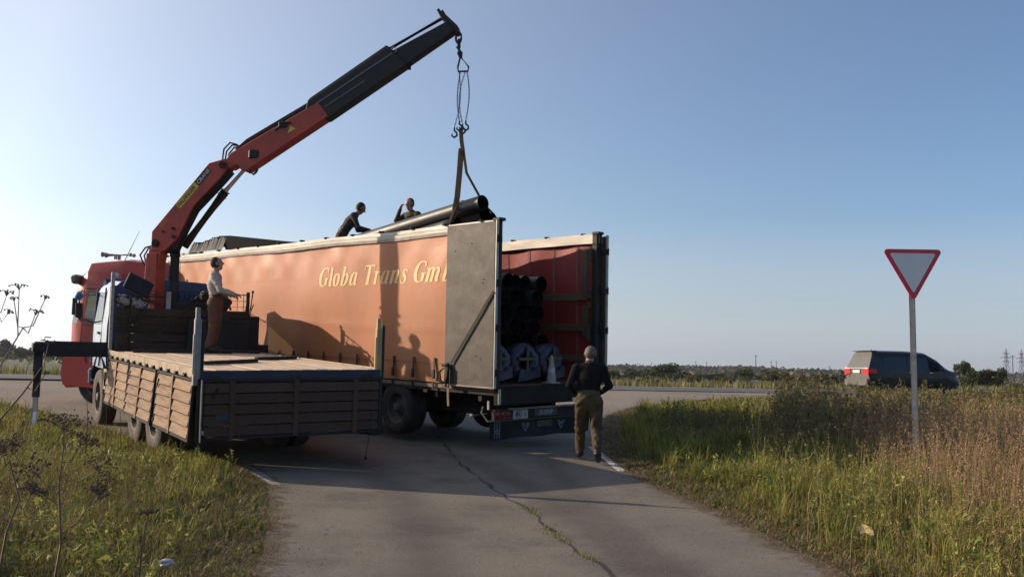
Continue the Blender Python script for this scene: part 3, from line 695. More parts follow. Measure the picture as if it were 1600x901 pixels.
part(ribbon([(-.13, .97, FL+.1), (-.135, .97, FL-.15), (-.13, .96, FL-.33)], .05, (0, 1, 0)), 'strap_tail', pm('pale_strap', (.22, .17, .12), rough=.9))
# front wall, floor, chassis
mb = MB(); mb.box((TW/2, TL, FL+TH/2), (TW-.02, .06, TH), bev=.01); part(mb, 'front_wall', tarp_or)
mb = MB(); mb.box((TW/2, TL/2, FL-.055), (TW-.02, TL-.02, .13), bev=.01); part(mb, 'floor_frame', steel_dk)
for i in range(10):
    mb = MB(); mb.box((.13+.2545*i, TL/2, FL+.028), (.25, TL-.1, .024), bev=.004); part(mb, 'floor_board', wood_dk)
mb = MB()
for x in (.75, 1.8): mb.box((x, TL/2-.2, FL-.32), (.13, TL-1.2, .40), bev=.01)
for y in np.arange(.4, TL, 1.1): mb.box((TW/2, y, FL-.17), (TW-.1, .08, .1))
part(mb, 'chassis', steel_dk)
rail_y = [1.7+.62*i for i in range(16)]
mb = MB(); mb.box((.0, TL/2, FL-.03), (.025, TL-.04, .06), bev=.004); part(mb, 'side_rail', pm('rail_dirty', (.20, .15, .11), (.10, .085, .07), rough=.8, scale=7))
for y in rail_y[::3]:
    mb = MB(); mb.box((-.012, y, FL-.13), (.03, .09, .045), bev=.008); part(mb, 'side_marker', lamp_or)
for y in (2.55, 3.86, 5.17):
    mb = MB(); mb.tube([(.2, y, .5), (TW-.2, y, .5)], .07, 10); mb.box((.65, y+.1, .62), (.12, .5, .2), bev=.02); mb.box((TW-.65, y+.1, .62), (.12, .5, .2), bev=.02); part(mb, 'axle', steel_dk)
    for x, o in ((.20, -1), (TW-.20, 1)): wheel(trailer, x, y, wheel_z(TM, x, y, .46)+(.12 if y < 3 else 0), .46, .385, o)
    for x in (.22, TW-.22):      # mudguard
        mb = MB(); mb.grid([[(x-.2, y+.60*math.sin(a), .56+.60*math.cos(a)*.72), (x+.2, y+.60*math.sin(a), .56+.60*math.cos(a)*.72)] for a in np.linspace(-.75, .75, 9)]); part(mb, 'mudguard', black_m, smooth=60)
for x in (.35, TW-.35):      # landing legs
    mb = MB(); p = TM @ Vector((x, 9.4, 0)); zz = (TM.inverted() @ Vector((p.x, p.y, g1(p.x, p.y)))).z
    mb.box((x, 9.4, (zz+FL-.1)/2+.15), (.13, .13, FL-.1-zz-.35), bev=.01); mb.box((x, 9.4, zz+.22), (.1, .1, .4)); mb.box((x, 9.4, zz+.03), (.3, .3, .03)); part(mb, 'landing_leg', steel_dk)
mb = MB(); mb.box((.28, 7.3, FL-.36), (.5, 1.5, .45), bev=.03); part(mb, 'pallet_box', black_m)
# rear end: sill, lamp bar, plates, wide mud flap
mb = MB(); mb.box((TW/2, .0, FL-.13), (TW-.02, .10, .28), bev=.015); part(mb, 'rear_sill', pm('sill', (.03, .026, .024), (.022, .019, .018), rough=.85, spec=.12, scale=5))
mb = MB(); mb.box((TW/2+.1, .02, FL-.335), (2.1, .05, .03), bev=.008); part(mb, 'sill_lip', pm('worn_edge', (.20, .19, .175), (.14, .13, .12), rough=.6))
mb = MB(); mb.box((TW/2, .10, FL-.43), (TW-.12, .10, .17), bev=.02); bum = part(mb, 'lamp_bar', steel_dk)
for x0 in (.22, TW-.22):
    for k in range(3):
        mb = MB(); mb.lathe([(.001, 0), (.045, .004), (.055, .02), (.06, .03)], (x0+(k-1)*.115, .03, FL-.43), (0, 1, 0), 16); part(mb, 'tail_lamp', lamp_red, bum, smooth=50)
    mb = MB(); mb.box((x0, .052, FL-.43), (.37, .02, .135), bev=.01); part(mb, 'lamp_housing', pm('lamp_housing', (.10, .02, .02), rough=.4), bum)
plate_w = pm('plate_white', (.34, .35, .34), (.28, .29, .28), rough=.5, scale=20)
def rtext(t, size, x, z, m, par, y=.03):
    me = text_mesh(t, size, m, 'lettering', offset=.002); o = link('lettering', me, par)
    o.rotation_euler = (math.pi/2, 0, 0); o.location = (x, y, z); return o
mb = MB(); mb.box((.62, .042, FL-.43), (.34, .012, .15), bev=.004); pl = part(mb, 'speed_plate', plate_w, bum)
mb = MB(); mb.lathe([(.058, 0), (.066, 0), (.066, .003), (.058, .003)], (.57, .032, FL-.43), (0, 1, 0), 20, close=True); part(mb, 'ring_mark', black_m, pl); rtext('82', .085, .515, FL-.455, black_m, pl); rtext('1', .085, .70, FL-.455, black_m, pl)
mb = MB(); mb.box((1.22, .042, FL-.42), (.54, .012, .125), bev=.004); pl = part(mb, 'number_plate', pm('plate_dark', (.06, .06, .062), (.05, .05, .05), rough=.5), bum)
rtext('351ENP', .105, 1.04, FL-.455, plate_w, pl)
mb = MB(); mb.box((2.02, -.06, FL-.235), (.50, .02, .075), bev=.006); part(mb, 'reflector_strip', pm('reflector', (.62, .58, .50), (.5, .46, .4), rough=.5), None)
mb = MB(); mb.box((.04, -.06, FL-.13), (.055, .02, .24), bev=.005); part(mb, 'corner_plate', pm('pale_green', (.46, .50, .42), (.36, .39, .33), rough=.6))
flap = pm('flap_rubber', (.02, .022, .025), (.03, .032, .035), rough=.8, spec=.15, scale=3, dirt=(.07, .065, .06), damt=.5)
mb = MB(); mb.grid([[(.06+2.43*i/24, .16+.012*math.sin(i*.9)+.03*(k/6), FL-.53-.30*k/6-.008*math.sin(i*.7)*k/6) for k in range(7)] for i in range(25)]); fl_ = part(mb, 'mud_flap', flap, smooth=70)
mb = MB(); mb.box((TW/2, .15, FL-.525), (TW-.1, .02, .014)); part(mb, 'flap_bar', alu, fl_)
em = pm('flap_print', (.16, .17, .18), (.11, .12, .13), rough=.6)
for x0 in (.83, 1.70):
    mb = MB(); y = .13
    for a, b in (((-.09, .07), (0, -.06)), ((0, -.06), (.09, .07)), ((-.05, .075), (0, .01)), ((0, .01), (.05, .075))):
        mb.beam((x0+a[0], y, FL-.66+a[1]), (x0+b[0], y, FL-.66+b[1]), .022, .004, Vector((0, 1, 0)))
    part(mb, 'flap_emblem', em, fl_)
mb = MB(); mb.box((1.30, .145, FL-.62), (.36, .006, .10), bev=.002); part(mb, 'flap_patch', pm('flap_patch', (.10, .075, .03), (.07, .055, .03), rough=.7), fl_)
mb = MB(); [mb.box((.14+.055*k, .14, FL-.67), (.018, .008, .27)) for k in range(3)]; mb.lathe([(.028, 0), (.04, 0), (.04, .006), (.028, .006)], (.195, .13, FL-.70), (0, 1, 0), 14, close=True); part(mb, 'flap_strip', em, fl_)
mb = MB(); mb.tube([(-.02, .25, FL-.30), (-.10, .2, FL-.38), (-.05, .1, FL-.52), (.05, .05, FL-.5)], .014, 6); mb.ball((-.16, .35, FL-.44), .035, 8); mb.tube([(-.16, .35, FL-.44), (.1, .3, FL-.42)], .014, 6); mb.box((-.02, .12, FL-.27), (.025, .05, .14), bev=.008); part(mb, 'rear_fitting', galv)
# roof tarpaulin pushed forward: pleats and the folded hood
pleat = pm('pleated_tarp', (.085, .08, .078), (.06, .056, .055), rough=.8, scale=3, dirt=(.17, .16, .15), damt=.6)
mb = MB(); rows = []
for k in range(70):
    y = 9.15+1.75*k/69; rr = .25+.035*math.sin(k*1.35)+.02*math.sin(k*3.1)+.05*math.sin(k*.09); row = []
    for a in np.linspace(0, math.pi, 9): row.append((TW/2-(TW/2+.03)*math.cos(a)*1.0, y+.02*math.sin(a*3+k), FL+TH+.02+(rr+.03)*min(1., abs(math.sin(a))*2.2)**.5))
    rows.append(row)
mb.grid(rows); part(mb, 'roof_tarpaulin', pleat, smooth=60)
hood = pm('roof_hood', (.010, .010, .011), (.016, .015, .016), rough=.95, spec=.05, scale=3)
mb = MB(); mb.prism([(6.3, .02), (9.15, .02), (9.25, .24), (9.0, .31)], (TW/2, 0, FL+TH), (0, 1, 0), (0, 0, 1), TW-.1); part(mb, 'roof_hood', hood)
mb = MB(); mb.box((TW/2, 11.7, FL+TH+.03), (TW, 1.6, .05), bev=.01); part(mb, 'roof_cap', alu)
# ------------------------------------------------------------------ red tractor unit coupled to the trailer
K = TM0 @ Vector((TW/2, 11.3, 0))
tyaw = math.atan2(.99, .13)      # heading (-.93,.36)
hd = Vector((-math.sin(tyaw), math.cos(tyaw), 0))
XM = mat_of(Vector((K.x, K.y, g1(K.x, K.y))), tyaw, .006, -.015)
tractor = empty('tractor_unit', XM, 'red high-roof tractor unit coupled in front of the orange trailer', 'truck')
cab_red = pm('cab_red', (.40, .045, .035), (.34, .04, .032), rough=.32, scale=2, dirt=(.30, .09, .07), damt=.35)
cab_lo = pm('cab_red_light', (.46, .06, .045), (.40, .055, .04), rough=.4, scale=2)
def part(mb, name, m, parent=None, smooth=None, weld=False): return mb.build(name, m, parent or tractor, smooth, weld)
Y0 = 1.45
def cst(y, zt, w, zb=.85, crown=.06, zl=1.95, zw=2.75, yf=None):
    """half ring of the cab: sill, waist, window foot, window head, cantrail, roof"""
    f = yf or (lambda z: 0)
    P = [(-w, zb), (-w-.005, 1.35), (-w, zl), (-w+.02, zw), (-w+.05, zt-.22), (-w+.14, zt-.06), (-w+.42, zt), (0, zt+crown)]
    return [(x, y+f(z), z) for x, z in P]
nose = lambda z: -.02 if z < 1.9 else -.16*min(1, (z-1.9)/1.6)-.30*max(0, (z-3.05)/.6)**1.6
st = [cst(Y0, 3.52, 1.20), cst(Y0+.75, 3.58, 1.24), cst(Y0+.80, 3.58, 1.245), cst(Y0+1.02, 3.56, 1.245), cst(Y0+1.72, 3.50, 1.235), cst(Y0+1.95, 3.36, 1.20, yf=nose), cst(Y0+2.20, 3.24, 1.02, yf=nose)]
def tg(j, i, s):
    if i == 2 and j == 3: return 'side_window'
    if i == 2 and j == 5: return 'windscreen'
    return 'cab_body'
parts = loft(st, tg, {0: lambda i: 'cab_body', len(st)-1: lambda i: 'windscreen' if i in (2,) else 'cab_body'})
body = part(parts['cab_body'], 'cab_body', cab_red, smooth=35, weld=True)
[part(parts['side_window|'+q], 'side_window', gl_clear, body) for q in 'LR']; part(parts['windscreen'], 'windscreen', gl_clear, body, smooth=40, weld=True)
mb = MB(); mb.box((0, Y0+.06, 2.0), (2.3, .03, 2.2)); mb.box((-.55, Y0+.75, 1.55), (.5, .5, .5), bev=.05); mb.box((.55, Y0+.75, 1.55), (.5, .5, .5), bev=.05); mb.box((-.55, Y0+.5, 2.1), (.5, .14, .7), bev=.05); mb.box((.55, Y0+.5, 2.1), (.5, .14, .7), bev=.05); mb.box((0, Y0+1.9, 1.75), (2.2, .4, .3), bev=.05); part(mb, 'cab_interior', seat_m, body)
for s in (-1, 1):
    mb = MB()
    for (y0, z0, y1, z1) in ((1.0, .95, 1.0, 2.8), (1.80, .95, 1.76, 2.8), (1.0, 2.8, 1.76, 2.8), (.76, .95, .76, 3.2), (1.0, 1.9, 1.78, 1.9)):
        mb.beam((s*1.25, Y0+y0, z0), (s*1.25, Y0+y1, z1), .012, .012)
    part(mb, 'door_seam', black_m, body)
    mb = MB(); mb.box((s*1.262, Y0+1.12, 1.75), (.03, .16, .04), bev=.01); part(mb, 'door_handle', black_m, body)
    mb = MB(); mb.box((s*1.34, Y0+1.95, 2.35), (.08, .10, .42), bev=.03); mb.tube([(s*1.2, Y0+1.85, 2.75), (s*1.34, Y0+1.95, 2.52)], .02, 8); mb.tube([(s*1.2, Y0+1.85, 2.0), (s*1.34, Y0+1.95, 2.18)], .02, 8); part(mb, 'mirror', black_m, body)
    mb = MB(); mb.prism([(.98, .32), (2.18, .42), (2.26, .7), (2.2, 1.2), (1.70, 1.28), (1.60, .95), (1.25, .92), (1.05, .7)], (s*1.12, Y0, 0), (0, 1, 0), (0, 0, 1), .30); part(mb, 'lower_skirt', cab_lo, body)
    mb = MB(); mb.lathe([(.001, 0), (.05, .01), (.05, .03)], (s*1.28, Y0+1.5, .75), (-s, 0, 0), 12); part(mb, 'marker_lamp', lamp_or, body)
    mb = MB(); mb.prism([(-.06, .9), (0.02, .9), (0.02, 3.40), (-.06, 3.30)], (s*1.17, Y0, 0), (0, 1, 0), (0, 0, 1), .04); part(mb, 'side_deflector', cab_red, body)
mb = MB(); mb.box((0, Y0+2.12, .62), (2.4, .25, .55), bev=.08); part(mb, 'front_bumper', cab_lo, body)
mb = MB(); mb.box((0, Y0+2.10, 3.04), (2.44, .20, .22), bev=.05, rot=Matrix.Rotation(-.25, 3, 'X')); part(mb, 'sun_visor', pm('visor', (.10, .10, .095), (.08, .08, .075), rough=.3), body)
for k in range(2):      # roof horns
    x = -.5-.16*k; mb = MB(); mb.tube([(x, Y0+.95, 3.72), (x, Y0+1.5, 3.72), (x, Y0+1.62, 3.72), (x, Y0+1.72, 3.72)], [.022, .022, .03, .07], 12); mb.box((x, Y0+1.35, 3.66), (.05, .06, .12)); mb.ball((x, Y0+.95, 3.72), .05, 8); part(mb, 'air_horn', galv, body)
for x, y, h, lean in ((-.9, .95, .75, .35), (.4, 1.1, .85, .3), (-.6, .35, .12, 0)):
    mb = MB(); mb.tube([(x, Y0+y, 3.55), (x, Y0+y-lean, 3.55+h)], [.012, .005], 6); part(mb, 'aerial', black_m, body)
mb = MB(); [mb.box((x, -.4, .80), (.1, 5.6, .26), bev=.01) for x in (-.42, .42)]; mb.box((0, -.1, 1.0), (.9, 1.0, .12), bev=.03); part(mb, 'chassis', steel_dk)
mb = MB(); mb.tube([(-.95, .2, .7), (-.95, 1.4, .7)], .30, 16); part(mb, 'fuel_tank', galv, smooth=40)
for y, xx in ((Y0+1.32, 1.05), (-.3, 1.02)):
    mb = MB(); mb.tube([(-xx, y, .5), (xx, y, .5)], .06, 8); part(mb, 'axle', steel_dk)
    for s in (-1, 1): wheel(tractor, s*xx, y, wheel_z(XM, s*xx, y, .51), .51, .33 if y > 1 else .56, s)
# ------------------------------------------------------------------ flatbed lorry
DK = 1.335; BL = 5.85; BW = 2.5
FM0 = mat_of(Vector((-3.913, 11.368, 1.403)), .6, .046, -.024)
FM = FM0 @ Matrix.Translation((0, 0, -DK))
lorry = empty('flatbed_lorry', FM, 'blue and white flatbed lorry with its wooden side boards hanging down', 'truck')
def part(mb, name, m, parent=None, smooth=None, weld=False): return mb.build(name, m, parent or lorry, smooth, weld)
n = 13
for i in range(n):
    mb = MB(); w = BW/n; dz = random.uniform(-.006, .006)
    mb.box((w*(i+.5), BL/2, DK-.025+dz), (w-.008, BL-.03, .045), bev=.006); part(mb, 'deck_plank', deck_m)
# steel edge of the deck: pale on the sides, blue beam at the back
edge = pm('deck_edge', (.40, .32, .22), (.30, .23, .16), rough=.8, scale=6, dirt=(.12, .09, .07), damt=.6)
for x in (-.012, BW+.012):
    mb = MB(); mb.box((x, BL/2, DK-.05), (.03, BL, .13), bev=.006); e_ = part(mb, 'deck_edge', edge)
    for y in np.arange(.12, BL, .44):
        s = -1 if x < 1 else 1
        mb = MB(); mb.tube([(x+s*.02, y, DK-.085), (x+s*.05, y, DK-.085)], .030, 10); mb.tube([(x+s*.045, y-.05, DK-.10), (x+s*.055, y+.05, DK-.10)], .014, 6); part(mb, 'hinge_pin', black_m, e_)
mb = MB(); mb.box((BW/2, -.018, DK-.065), (BW, .03, .12), bev=.006); e_ = part(mb, 'rear_beam', pm('dark_blue', (.014, .022, .05), (.02, .026, .045), rough=.6, dirt=(.05, .045, .04), damt=.5))
for x in (.18, 1.25, 2.3): mb = MB(); mb.box((x, -.045, DK-.10), (.14, .03, .05), bev=.008); part(mb, 'hinge', steel_dk, e_)
# hanging drop boards: frame, boards, batten
def dropboard(y0, y1, h, tilt, side, name='side_board', back=False):
    """built standing in its own plane: u along, z down from hinge; then placed"""
    L = y1-y0; d = bpy.data.objects.new(name, None)
    fr = MB(); t = .035
    fr.box((0, .018, -h/2), (t, .036, h), bev=.005); fr.box((0, L-.018, -h/2), (t, .036, h), bev=.005); fr.box((0, L/2, -h+.018), (t, L-.08, .036), bev=.005); fr.box((0, L/2, -.016), (t, L-.08, .032), bev=.005)
    o = fr.build(name, steel_dk if not back else black_m, lorry)
    nb = 5; bh = (h-.075)/nb
    for k in range(nb):
        mb = MB(); rot = Matrix.Rotation(.17, 3, 'Y'); mb.box((0, 0, 0), (.026, L-.085, bh-.012), rot, bev=.004)
        b = mb.build('board', wood_dk if back else wood_m, o); b.location = (-.004, L/2, -.037-bh*(k+.5))
    for yy in ((.5,) if not back else (.5, .16, .84)):
        mb = MB(); mb.box((-.026, L*yy, -h/2), (.02, .07, h-.03), bev=.005); mb.build('batten', wood_m if not back else wood_dk, o)
    mb = MB(); mb.box((-.02, L-.03, -h+.1), (.03, .05, .06), bev=.01); mb.build('latch', steel_dk if not back else galv, o)
    mb = MB(); mb.box((-.03, L*.93, -.17), (.012, .025, .14), Matrix.Rotation(.5, 3, 'X')); mb.build('catch', steel_dk, o)
    if side == 'L': o.location = (-.055, y0, DK-.115); o.rotation_euler = (0, tilt, 0)
    if side == 'R': o.location = (BW+.055, y1, DK-.115); o.rotation_euler = (0, tilt, math.pi)
    if side == 'B': o.location = (BW, -.06, DK-.12); o.rotation_euler = (tilt*0, 0, math.pi/2)
    return o
for k, (a, b) in enumerate(((.05, 1.92), (2.02, 3.78), (3.88, 5.62))):
    dropboard(a, b, .80, .05+.035*(k == 1), 'L'); dropboard(a, b, .80, .03, 'R')
tg_ = dropboard(0, BW, .76, 0, 'B', 'tail_board', True)
mb = MB(); mb.box((-.022, BW-.30, -.47), (.006, .22, .10)); mb.build('paint_patch', pm('bluegrey_patch', (.04, .045, .052), (.03, .034, .04), rough=.7), tg_)
mb = MB(); mb.box((-.03, BW-.008, -.39), (.012, .016, .78)); mb.build('edge_strip', galv, tg_)
# stakes
stake_y = pm('ochre_stake', (.42, .30, .13), (.34, .25, .12), rough=.7, scale=9, dirt=(.2, .15, .1), damt=.5)
stake_g = pm('grey_stake', (.30, .30, .29), (.20, .20, .20), rough=.55, metal=.3, scale=12, dirt=(.12, .11, .1), damt=.5)
for x, y, zb, zt, m in ((-.035, .05, -.20, .80, stake_g), (BW-.01, .05, -.10, .73, stake_y)):
    mb = MB(); mb.box((x, y, DK+(zb+zt-.15)/2), (.085, .075, zt-.15-zb), bev=.01); mb.box((x-.006, y, DK+zt-.11), (.055, .05, .20), bev=.008); mb.box((x-.046, y, DK+.2), (.012, .03, .5)); part(mb, 'stake', m)
for x in (.030, BW+.056):  # black strips added as the shaded right half of each rear stake
    mb = MB(); mb.box((x, .055, DK+.24), (.042, .07, .76), bev=.01); part(mb, 'stake_shade', black_m)
for y in (1.97, 3.83):
    for x in (.03, BW-.03): mb = MB(); mb.box((x, y, DK-.50), (.08, .16, .80), bev=.01); part(mb, 'board_stop', steel_dk)
for x in (.05, BW-.05):
    mb = MB(); mb.box((x, .04, DK-.52), (.14, .10, .82), bev=.01); part(mb, 'corner_post', steel_dk)
# headboard: posts, boards, braces, guard cage
for x, h in ((0.0, 1.42), (.85, .78), (1.72, .78), (BW-.03, 1.16)):
    mb = MB(); mb.box((x, BL+.02, DK+h/2-.1), (.06, .06, h+.2), bev=.008); part(mb, 'headboard_post', galv if x < .1 else black_m)
for k in range(5):
    mb = MB(); mb.box((BW/2+.02, BL-.03, DK+.09+.155*k), (BW-.1, .03, .142), bev=.005); b = part(mb, 'headboard_board', pm('headboard_wood', (.05, .032, .022), (.034, .024, .018), rough=.9, scale=4, stretch=(.5, 5, 5), rnd=.25))
for a, b in (((.12, BL-.10, DK+.02), (.62, BL-.08, DK+.92)), ((.45, BL-.35, DK+.03), (1.35, BL-.07, DK+.82)), ((.3, BL-.07, DK+.05), (.3, BL-.07, DK+1.0))):
    mb = MB(); mb.beam(a, b, .035, .03, bev=.005); part(mb, 'brace', steel_dk)
mb = MB(); mb.tube([(.02, BL+.02, DK+.98), (.9, BL+.02, DK+1.0)], .018, 6); mb.tube([(.9, BL, DK+1.12), (2.0, BL, DK+1.10)], .012, 6); part(mb, 'top_rail', steel_dk)
mb = MB()
for z in (.62, .74, .86, .98, 1.10): mb.tube([(1.84, BL, DK+z), (BW-.04, BL, DK+z)], .007 if z < 1.08 else .014, 6)
for x in (1.84, 1.98, 2.12, 2.26, 2.38): mb.tube([(x, BL, DK+.60), (x, BL, DK+1.12)], .006, 6)
part(mb, 'guard_mesh', pm('rusty_mesh', (.16, .08, .04), (.10, .06, .04), rough=.8))
mb = MB(); mb.box((BW/2+.62, BL-.16, DK+.30), (1.15, .2, .62), bev=.03); part(mb, 'tool_locker', black_m)
mb = MB(); mb.box((BW-.1, BL+.02, DK+.36), (.62, .04, .66), bev=.01); part(mb, 'side_sheet', black_m)
mb = MB(); mb.tube([(BW+.02, BL+.0, DK+.8), (BW+.05, BL-.02, DK+1.15)], .014, 6); mb.ball((BW+.05, BL-.02, DK+1.17), .028, 8); mb.tube([(BW-.05, BL-.1, DK+.62), (BW+.03, BL-.14, DK+.92)], .012, 6); part(mb, 'control_lever', black_m)
# loose gear heaped behind the headboard
mb = MB()
for k in range(26):
    a = random.uniform(.16, .62); z = DK+.80+random.uniform(0, .2); mb.tube([(a, BL-.02, z), (a+random.uniform(-.15, .25), BL+.06, z+random.uniform(-.1, .12)), (a+random.uniform(-.2, .3), BL+.02, z+random.uniform(-.12, .1))], .009, 5)
part(mb, 'hose_tangle', black_m)
mb = MB(); rows = []
for i in range(14):
    u = i/13; rows.append([(.12+.52*u, BL+.12+.14*math.cos(a), DK+.93-.12*u+.11*math.sin(a)*(1+.2*math.sin(i*1.7+a*2))) for a in np.linspace(0, 2*math.pi, 11)])
mb.grid(rows); part(mb, 'wrapped_bundle', pm('bundle_cloth', (.42, .36, .33), (.28, .25, .24), rough=.8, scale=14, dirt=(.05, .05, .05), dscale=9, damt=.8), smooth=60)
mb = MB(); mb.box((.47, BL+.16, DK+1.20), (.48, .06, .32), Matrix.Rotation(.45, 3, 'Y') @ Matrix.Rotation(-.3, 3, 'X'), bev=.015); part(mb, 'black_panel', black_m)
mb = MB(); mb.box((1.5, BL+.25, DK+.78), (.7, .3, .3), bev=.03); [mb.tube([(1.2+.09*k, BL+.2, DK+.9), (1.2+.09*k+.02*math.sin(k), BL+.14, DK+1.08)], .011, 6) for k in range(7)]; part(mb, 'valve_block', steel_dk)
mb = MB(); mb.tube([(1.02, BL+.2, DK+.72), (1.02, BL+.2, DK+1.12)], .045, 12); part(mb, 'filter_can', pm('pale_can', (.42, .40, .35), (.3, .28, .25), rough=.4), smooth=50)
mb = MB(); [mb.box((1.55+.17*k, BL+.32, DK+.86+.09*(k%3)), (.2, .25, .3+.1*(k%2)), Matrix.Rotation(.2*k, 3, 'Y'), bev=.04) for k in range(4)]; mb.tube([(1.5, BL+.2, DK+1.0), (1.8, BL+.15, DK+1.18), (2.1, BL+.2, DK+1.02), (2.2, BL+.2, DK+.8)], .022, 7); part(mb, 'pump_set', pm('dark_canvas', (.03, .028, .027), (.045, .04, .038), rough=.95, bump=.4, bscale=12), smooth=70)
# things lying on the deck
for (x0, y0, x1, y1) in ((.25, 5.2, 1.9, 4.9), (.35, 1.2, 1.35, 1.9), (1.55, 2.5, 2.35, 2.9), (1.7, 5.55, 2.45, 5.0)):
    mb = MB(); mb.beam((x0, y0, DK+.026), (x1, y1, DK+.026), .09, .05, bev=.008); o = mb.build('dark_batten', steel_dk); o.matrix_world = FM
    tag(o, {.25: 'long dark batten lying across the deck near the headboard', .35: 'dark batten lying beside the grey rear stake', 1.55: 'dark batten lying on the deck near the ochre stake', 1.7: 'dark batten by the feet of the man at the rail'}[x0], 'batten')
# underframe
mb = MB(); [mb.box((x, 4.2, DK-.38), (.10, 8.1, .26), bev=.01) for x in (.83, 1.67)]; [mb.box((BW/2, y, DK-.16), (BW-.15, .09, .10)) for y in np.arange(.3, 5.8, .62)]; part(mb, 'chassis', steel_dk)
R1 = .53
for y in (2.70, 4.02):
    mb = MB(); mb.tube([(.3, y, R1), (BW-.3, y, R1)], .08, 10); mb.ball((BW/2, y, R1), .2, 12); part(mb, 'axle', steel_dk)
    for x, o in ((.20, -1), (.52, -1), (BW-.20, 1), (BW-.52, 1)): wheel(lorry, x, y, wheel_z(FM, x, y, R1), R1, .28, o, True)
y = 7.35
mb = MB(); mb.tube([(.3, y, R1), (BW-.3, y, R1)], .06, 10); part(mb, 'axle', steel_dk)
for x, o in ((.22, -1), (BW-.22, 1)): wheel(lorry, x, y, wheel_z(FM, x, y, R1), R1, .30, o, True)
mb = MB(); mb.box((.32, 5.95, DK-.52), (.48, .75, .42), bev=.04); part(mb, 'battery_box', steel_dk)
mb = MB(); mb.box((.09, 6.25, DK-.40), (.03, 1.1, .05)); mb.box((.09, 6.25, DK-.72), (.03, 1.1, .06)); [mb.box((.09, yy, DK-.56), (.03, .05, .34)) for yy in (5.75, 6.1, 6.45, 6.75)]; part(mb, 'side_guard', edge)
mb = MB(); mb.tube([(.33, 5.1, DK-.52), (.33, 5.6, DK-.52)], .22, 16); part(mb, 'air_tank', rim_m, smooth=40)
mb = MB(); mb.box((BW/2, .12, DK-.62), (2.2, .1, .12), bev=.01); part(mb, 'underrun_bar', steel_dk)
for x in (.25, BW-.25): mb = MB(); mb.box((x, .06, DK-.62), (.32, .05, .12), bev=.01); part(mb, 'tail_lamp', lamp_red)
for x in (.36, BW-.36): mb = MB(); mb.grid([[(x-.28, 2.0+.02*k, DK-.35-.07*k), (x+.28, 2.0+.02*k, DK-.35-.07*k)] for k in range(7)]); part(mb, 'mud_flap', rubber)
# cab
cw = pm('cab_white', (.40, .48, .58), (.33, .41, .51), rough=.35, scale=3, dirt=(.30, .29, .27), damt=.4)
C0 = 6.85; cx = BW/2
def cst(y, zt, w, yf=None, zb=.95):
    f = yf or (lambda z: 0)
    P = [(-w, zb), (-w-.02, 1.30), (-w-.01, 1.78), (-w+.05, 2.42), (-w+.09, zt-.16), (-w+.20, zt-.04), (-w+.5, zt), (0, zt+.03)]
    return [(x, y+f(z), z) for x, z in P]
nose = lambda z: -.16*max(0, min(1, (z-1.7)/1.0))
st = [cst(C0, 2.66, 1.13), cst(C0+.40, 2.68, 1.15), cst(C0+.46, 2.68, 1.15), cst(C0+1.28, 2.66, 1.15), cst(C0+1.42, 2.62, 1.13, nose), cst(C0+1.56, 2.56, 1.02, nose)]
def tg(j, i, s):
    if i == 2 and j == 2: return 'side_window'
    if i >= 5: return 'roof'
    if i in (0, 1) and j in (2,): return 'door'
    return 'cab_body'
parts = loft(st, tg, {0: lambda i: 'cab_rear', len(st)-1: lambda i: 'windscreen' if i == 2 else 'cab_body'})
def shift(o): o.location.x = cx; return o
body = shift(part(parts['cab_body'], 'cab_body', cw, smooth=35, weld=True))
part(parts['cab_rear'], 'rear_wall', blue_m, body, weld=True); part(parts['door'], 'door', cw, body, smooth=35); [part(parts['side_window|'+q], 'side_window', gl_clear, body) for q in 'LR']; part(parts['windscreen'], 'windscreen', gl_clear, body); part(parts['roof'], 'roof', pm('roof_blue', (.022, .04, .11), (.03, .05, .12), rough=.9, spec=.05), body, smooth=40, weld=True)
mb = MB(); mb.box((0, C0-.01, 1.75), (2.24, .02, 1.55)); mb.box((0, C0-.02, 2.45), (2.1, .03, .10)); part(mb, 'cab_back', blue_m, body)
mb = MB(); mb.box((0, C0+.03, 2.52), (2.1, .04, .05)); part(mb, 'roof_stripe', pm('red_stripe', (.35, .05, .04), rough=.5), body)
for s in (-1, 1):
    mb = MB()
    for yy in (.42, 1.30): mb.beam((s*1.185, C0+yy, .98), (s*1.115, C0+yy-.02, 2.5), .03, .02)
    part(mb, 'door_seam', blue_m if s < 0 else black_m, body)
    mb = MB(); mb.box((s*1.19, C0+.6, 1.62), (.03, .14, .05), bev=.01); part(mb, 'door_handle', black_m, body)
    mb = MB(); mb.tube([(s*1.10, C0+1.35, 2.38), (s*1.40, C0+1.60, 2.34), (s*1.40, C0+1.60, 1.9), (s*1.15, C0+1.4, 1.8)], .016, 6); mb.box((s*1.40, C0+1.60, 2.05), (.13, .05, .30), bev=.02); mi_ = part(mb, 'mirror', black_m, body)
    mb = MB(); mb.ball((s*1.40, C0+1.66, 2.34), .085, 10); part(mb, 'mirror_cap', pm('bright_blue', (.06, .16, .42), rough=.4), mi_, smooth=60)
    mb = MB(); mb.grid([[(s*(1.18 if k == 0 else .78), 7.35+.66*math.sin(a), .56+.64*math.cos(a)) for k in (0, 1)] for a in np.linspace(-1.5, 1.5, 14)]); part(mb, 'wheel_arch', black_m, body, smooth=60)
    mb = MB(); mb.box((s*1.05, C0+1.2, .66), (.22, .36, .05), bev=.01); mb.box((s*1.0, C0+1.2, .92), (.22, .36, .05), bev=.01); part(mb, 'step', steel_dk, body)
mb = MB(); mb.box((0, C0+1.50, .72), (2.36, .16, .34), bev=.04); part(mb, 'front_bumper', blue_m, body)
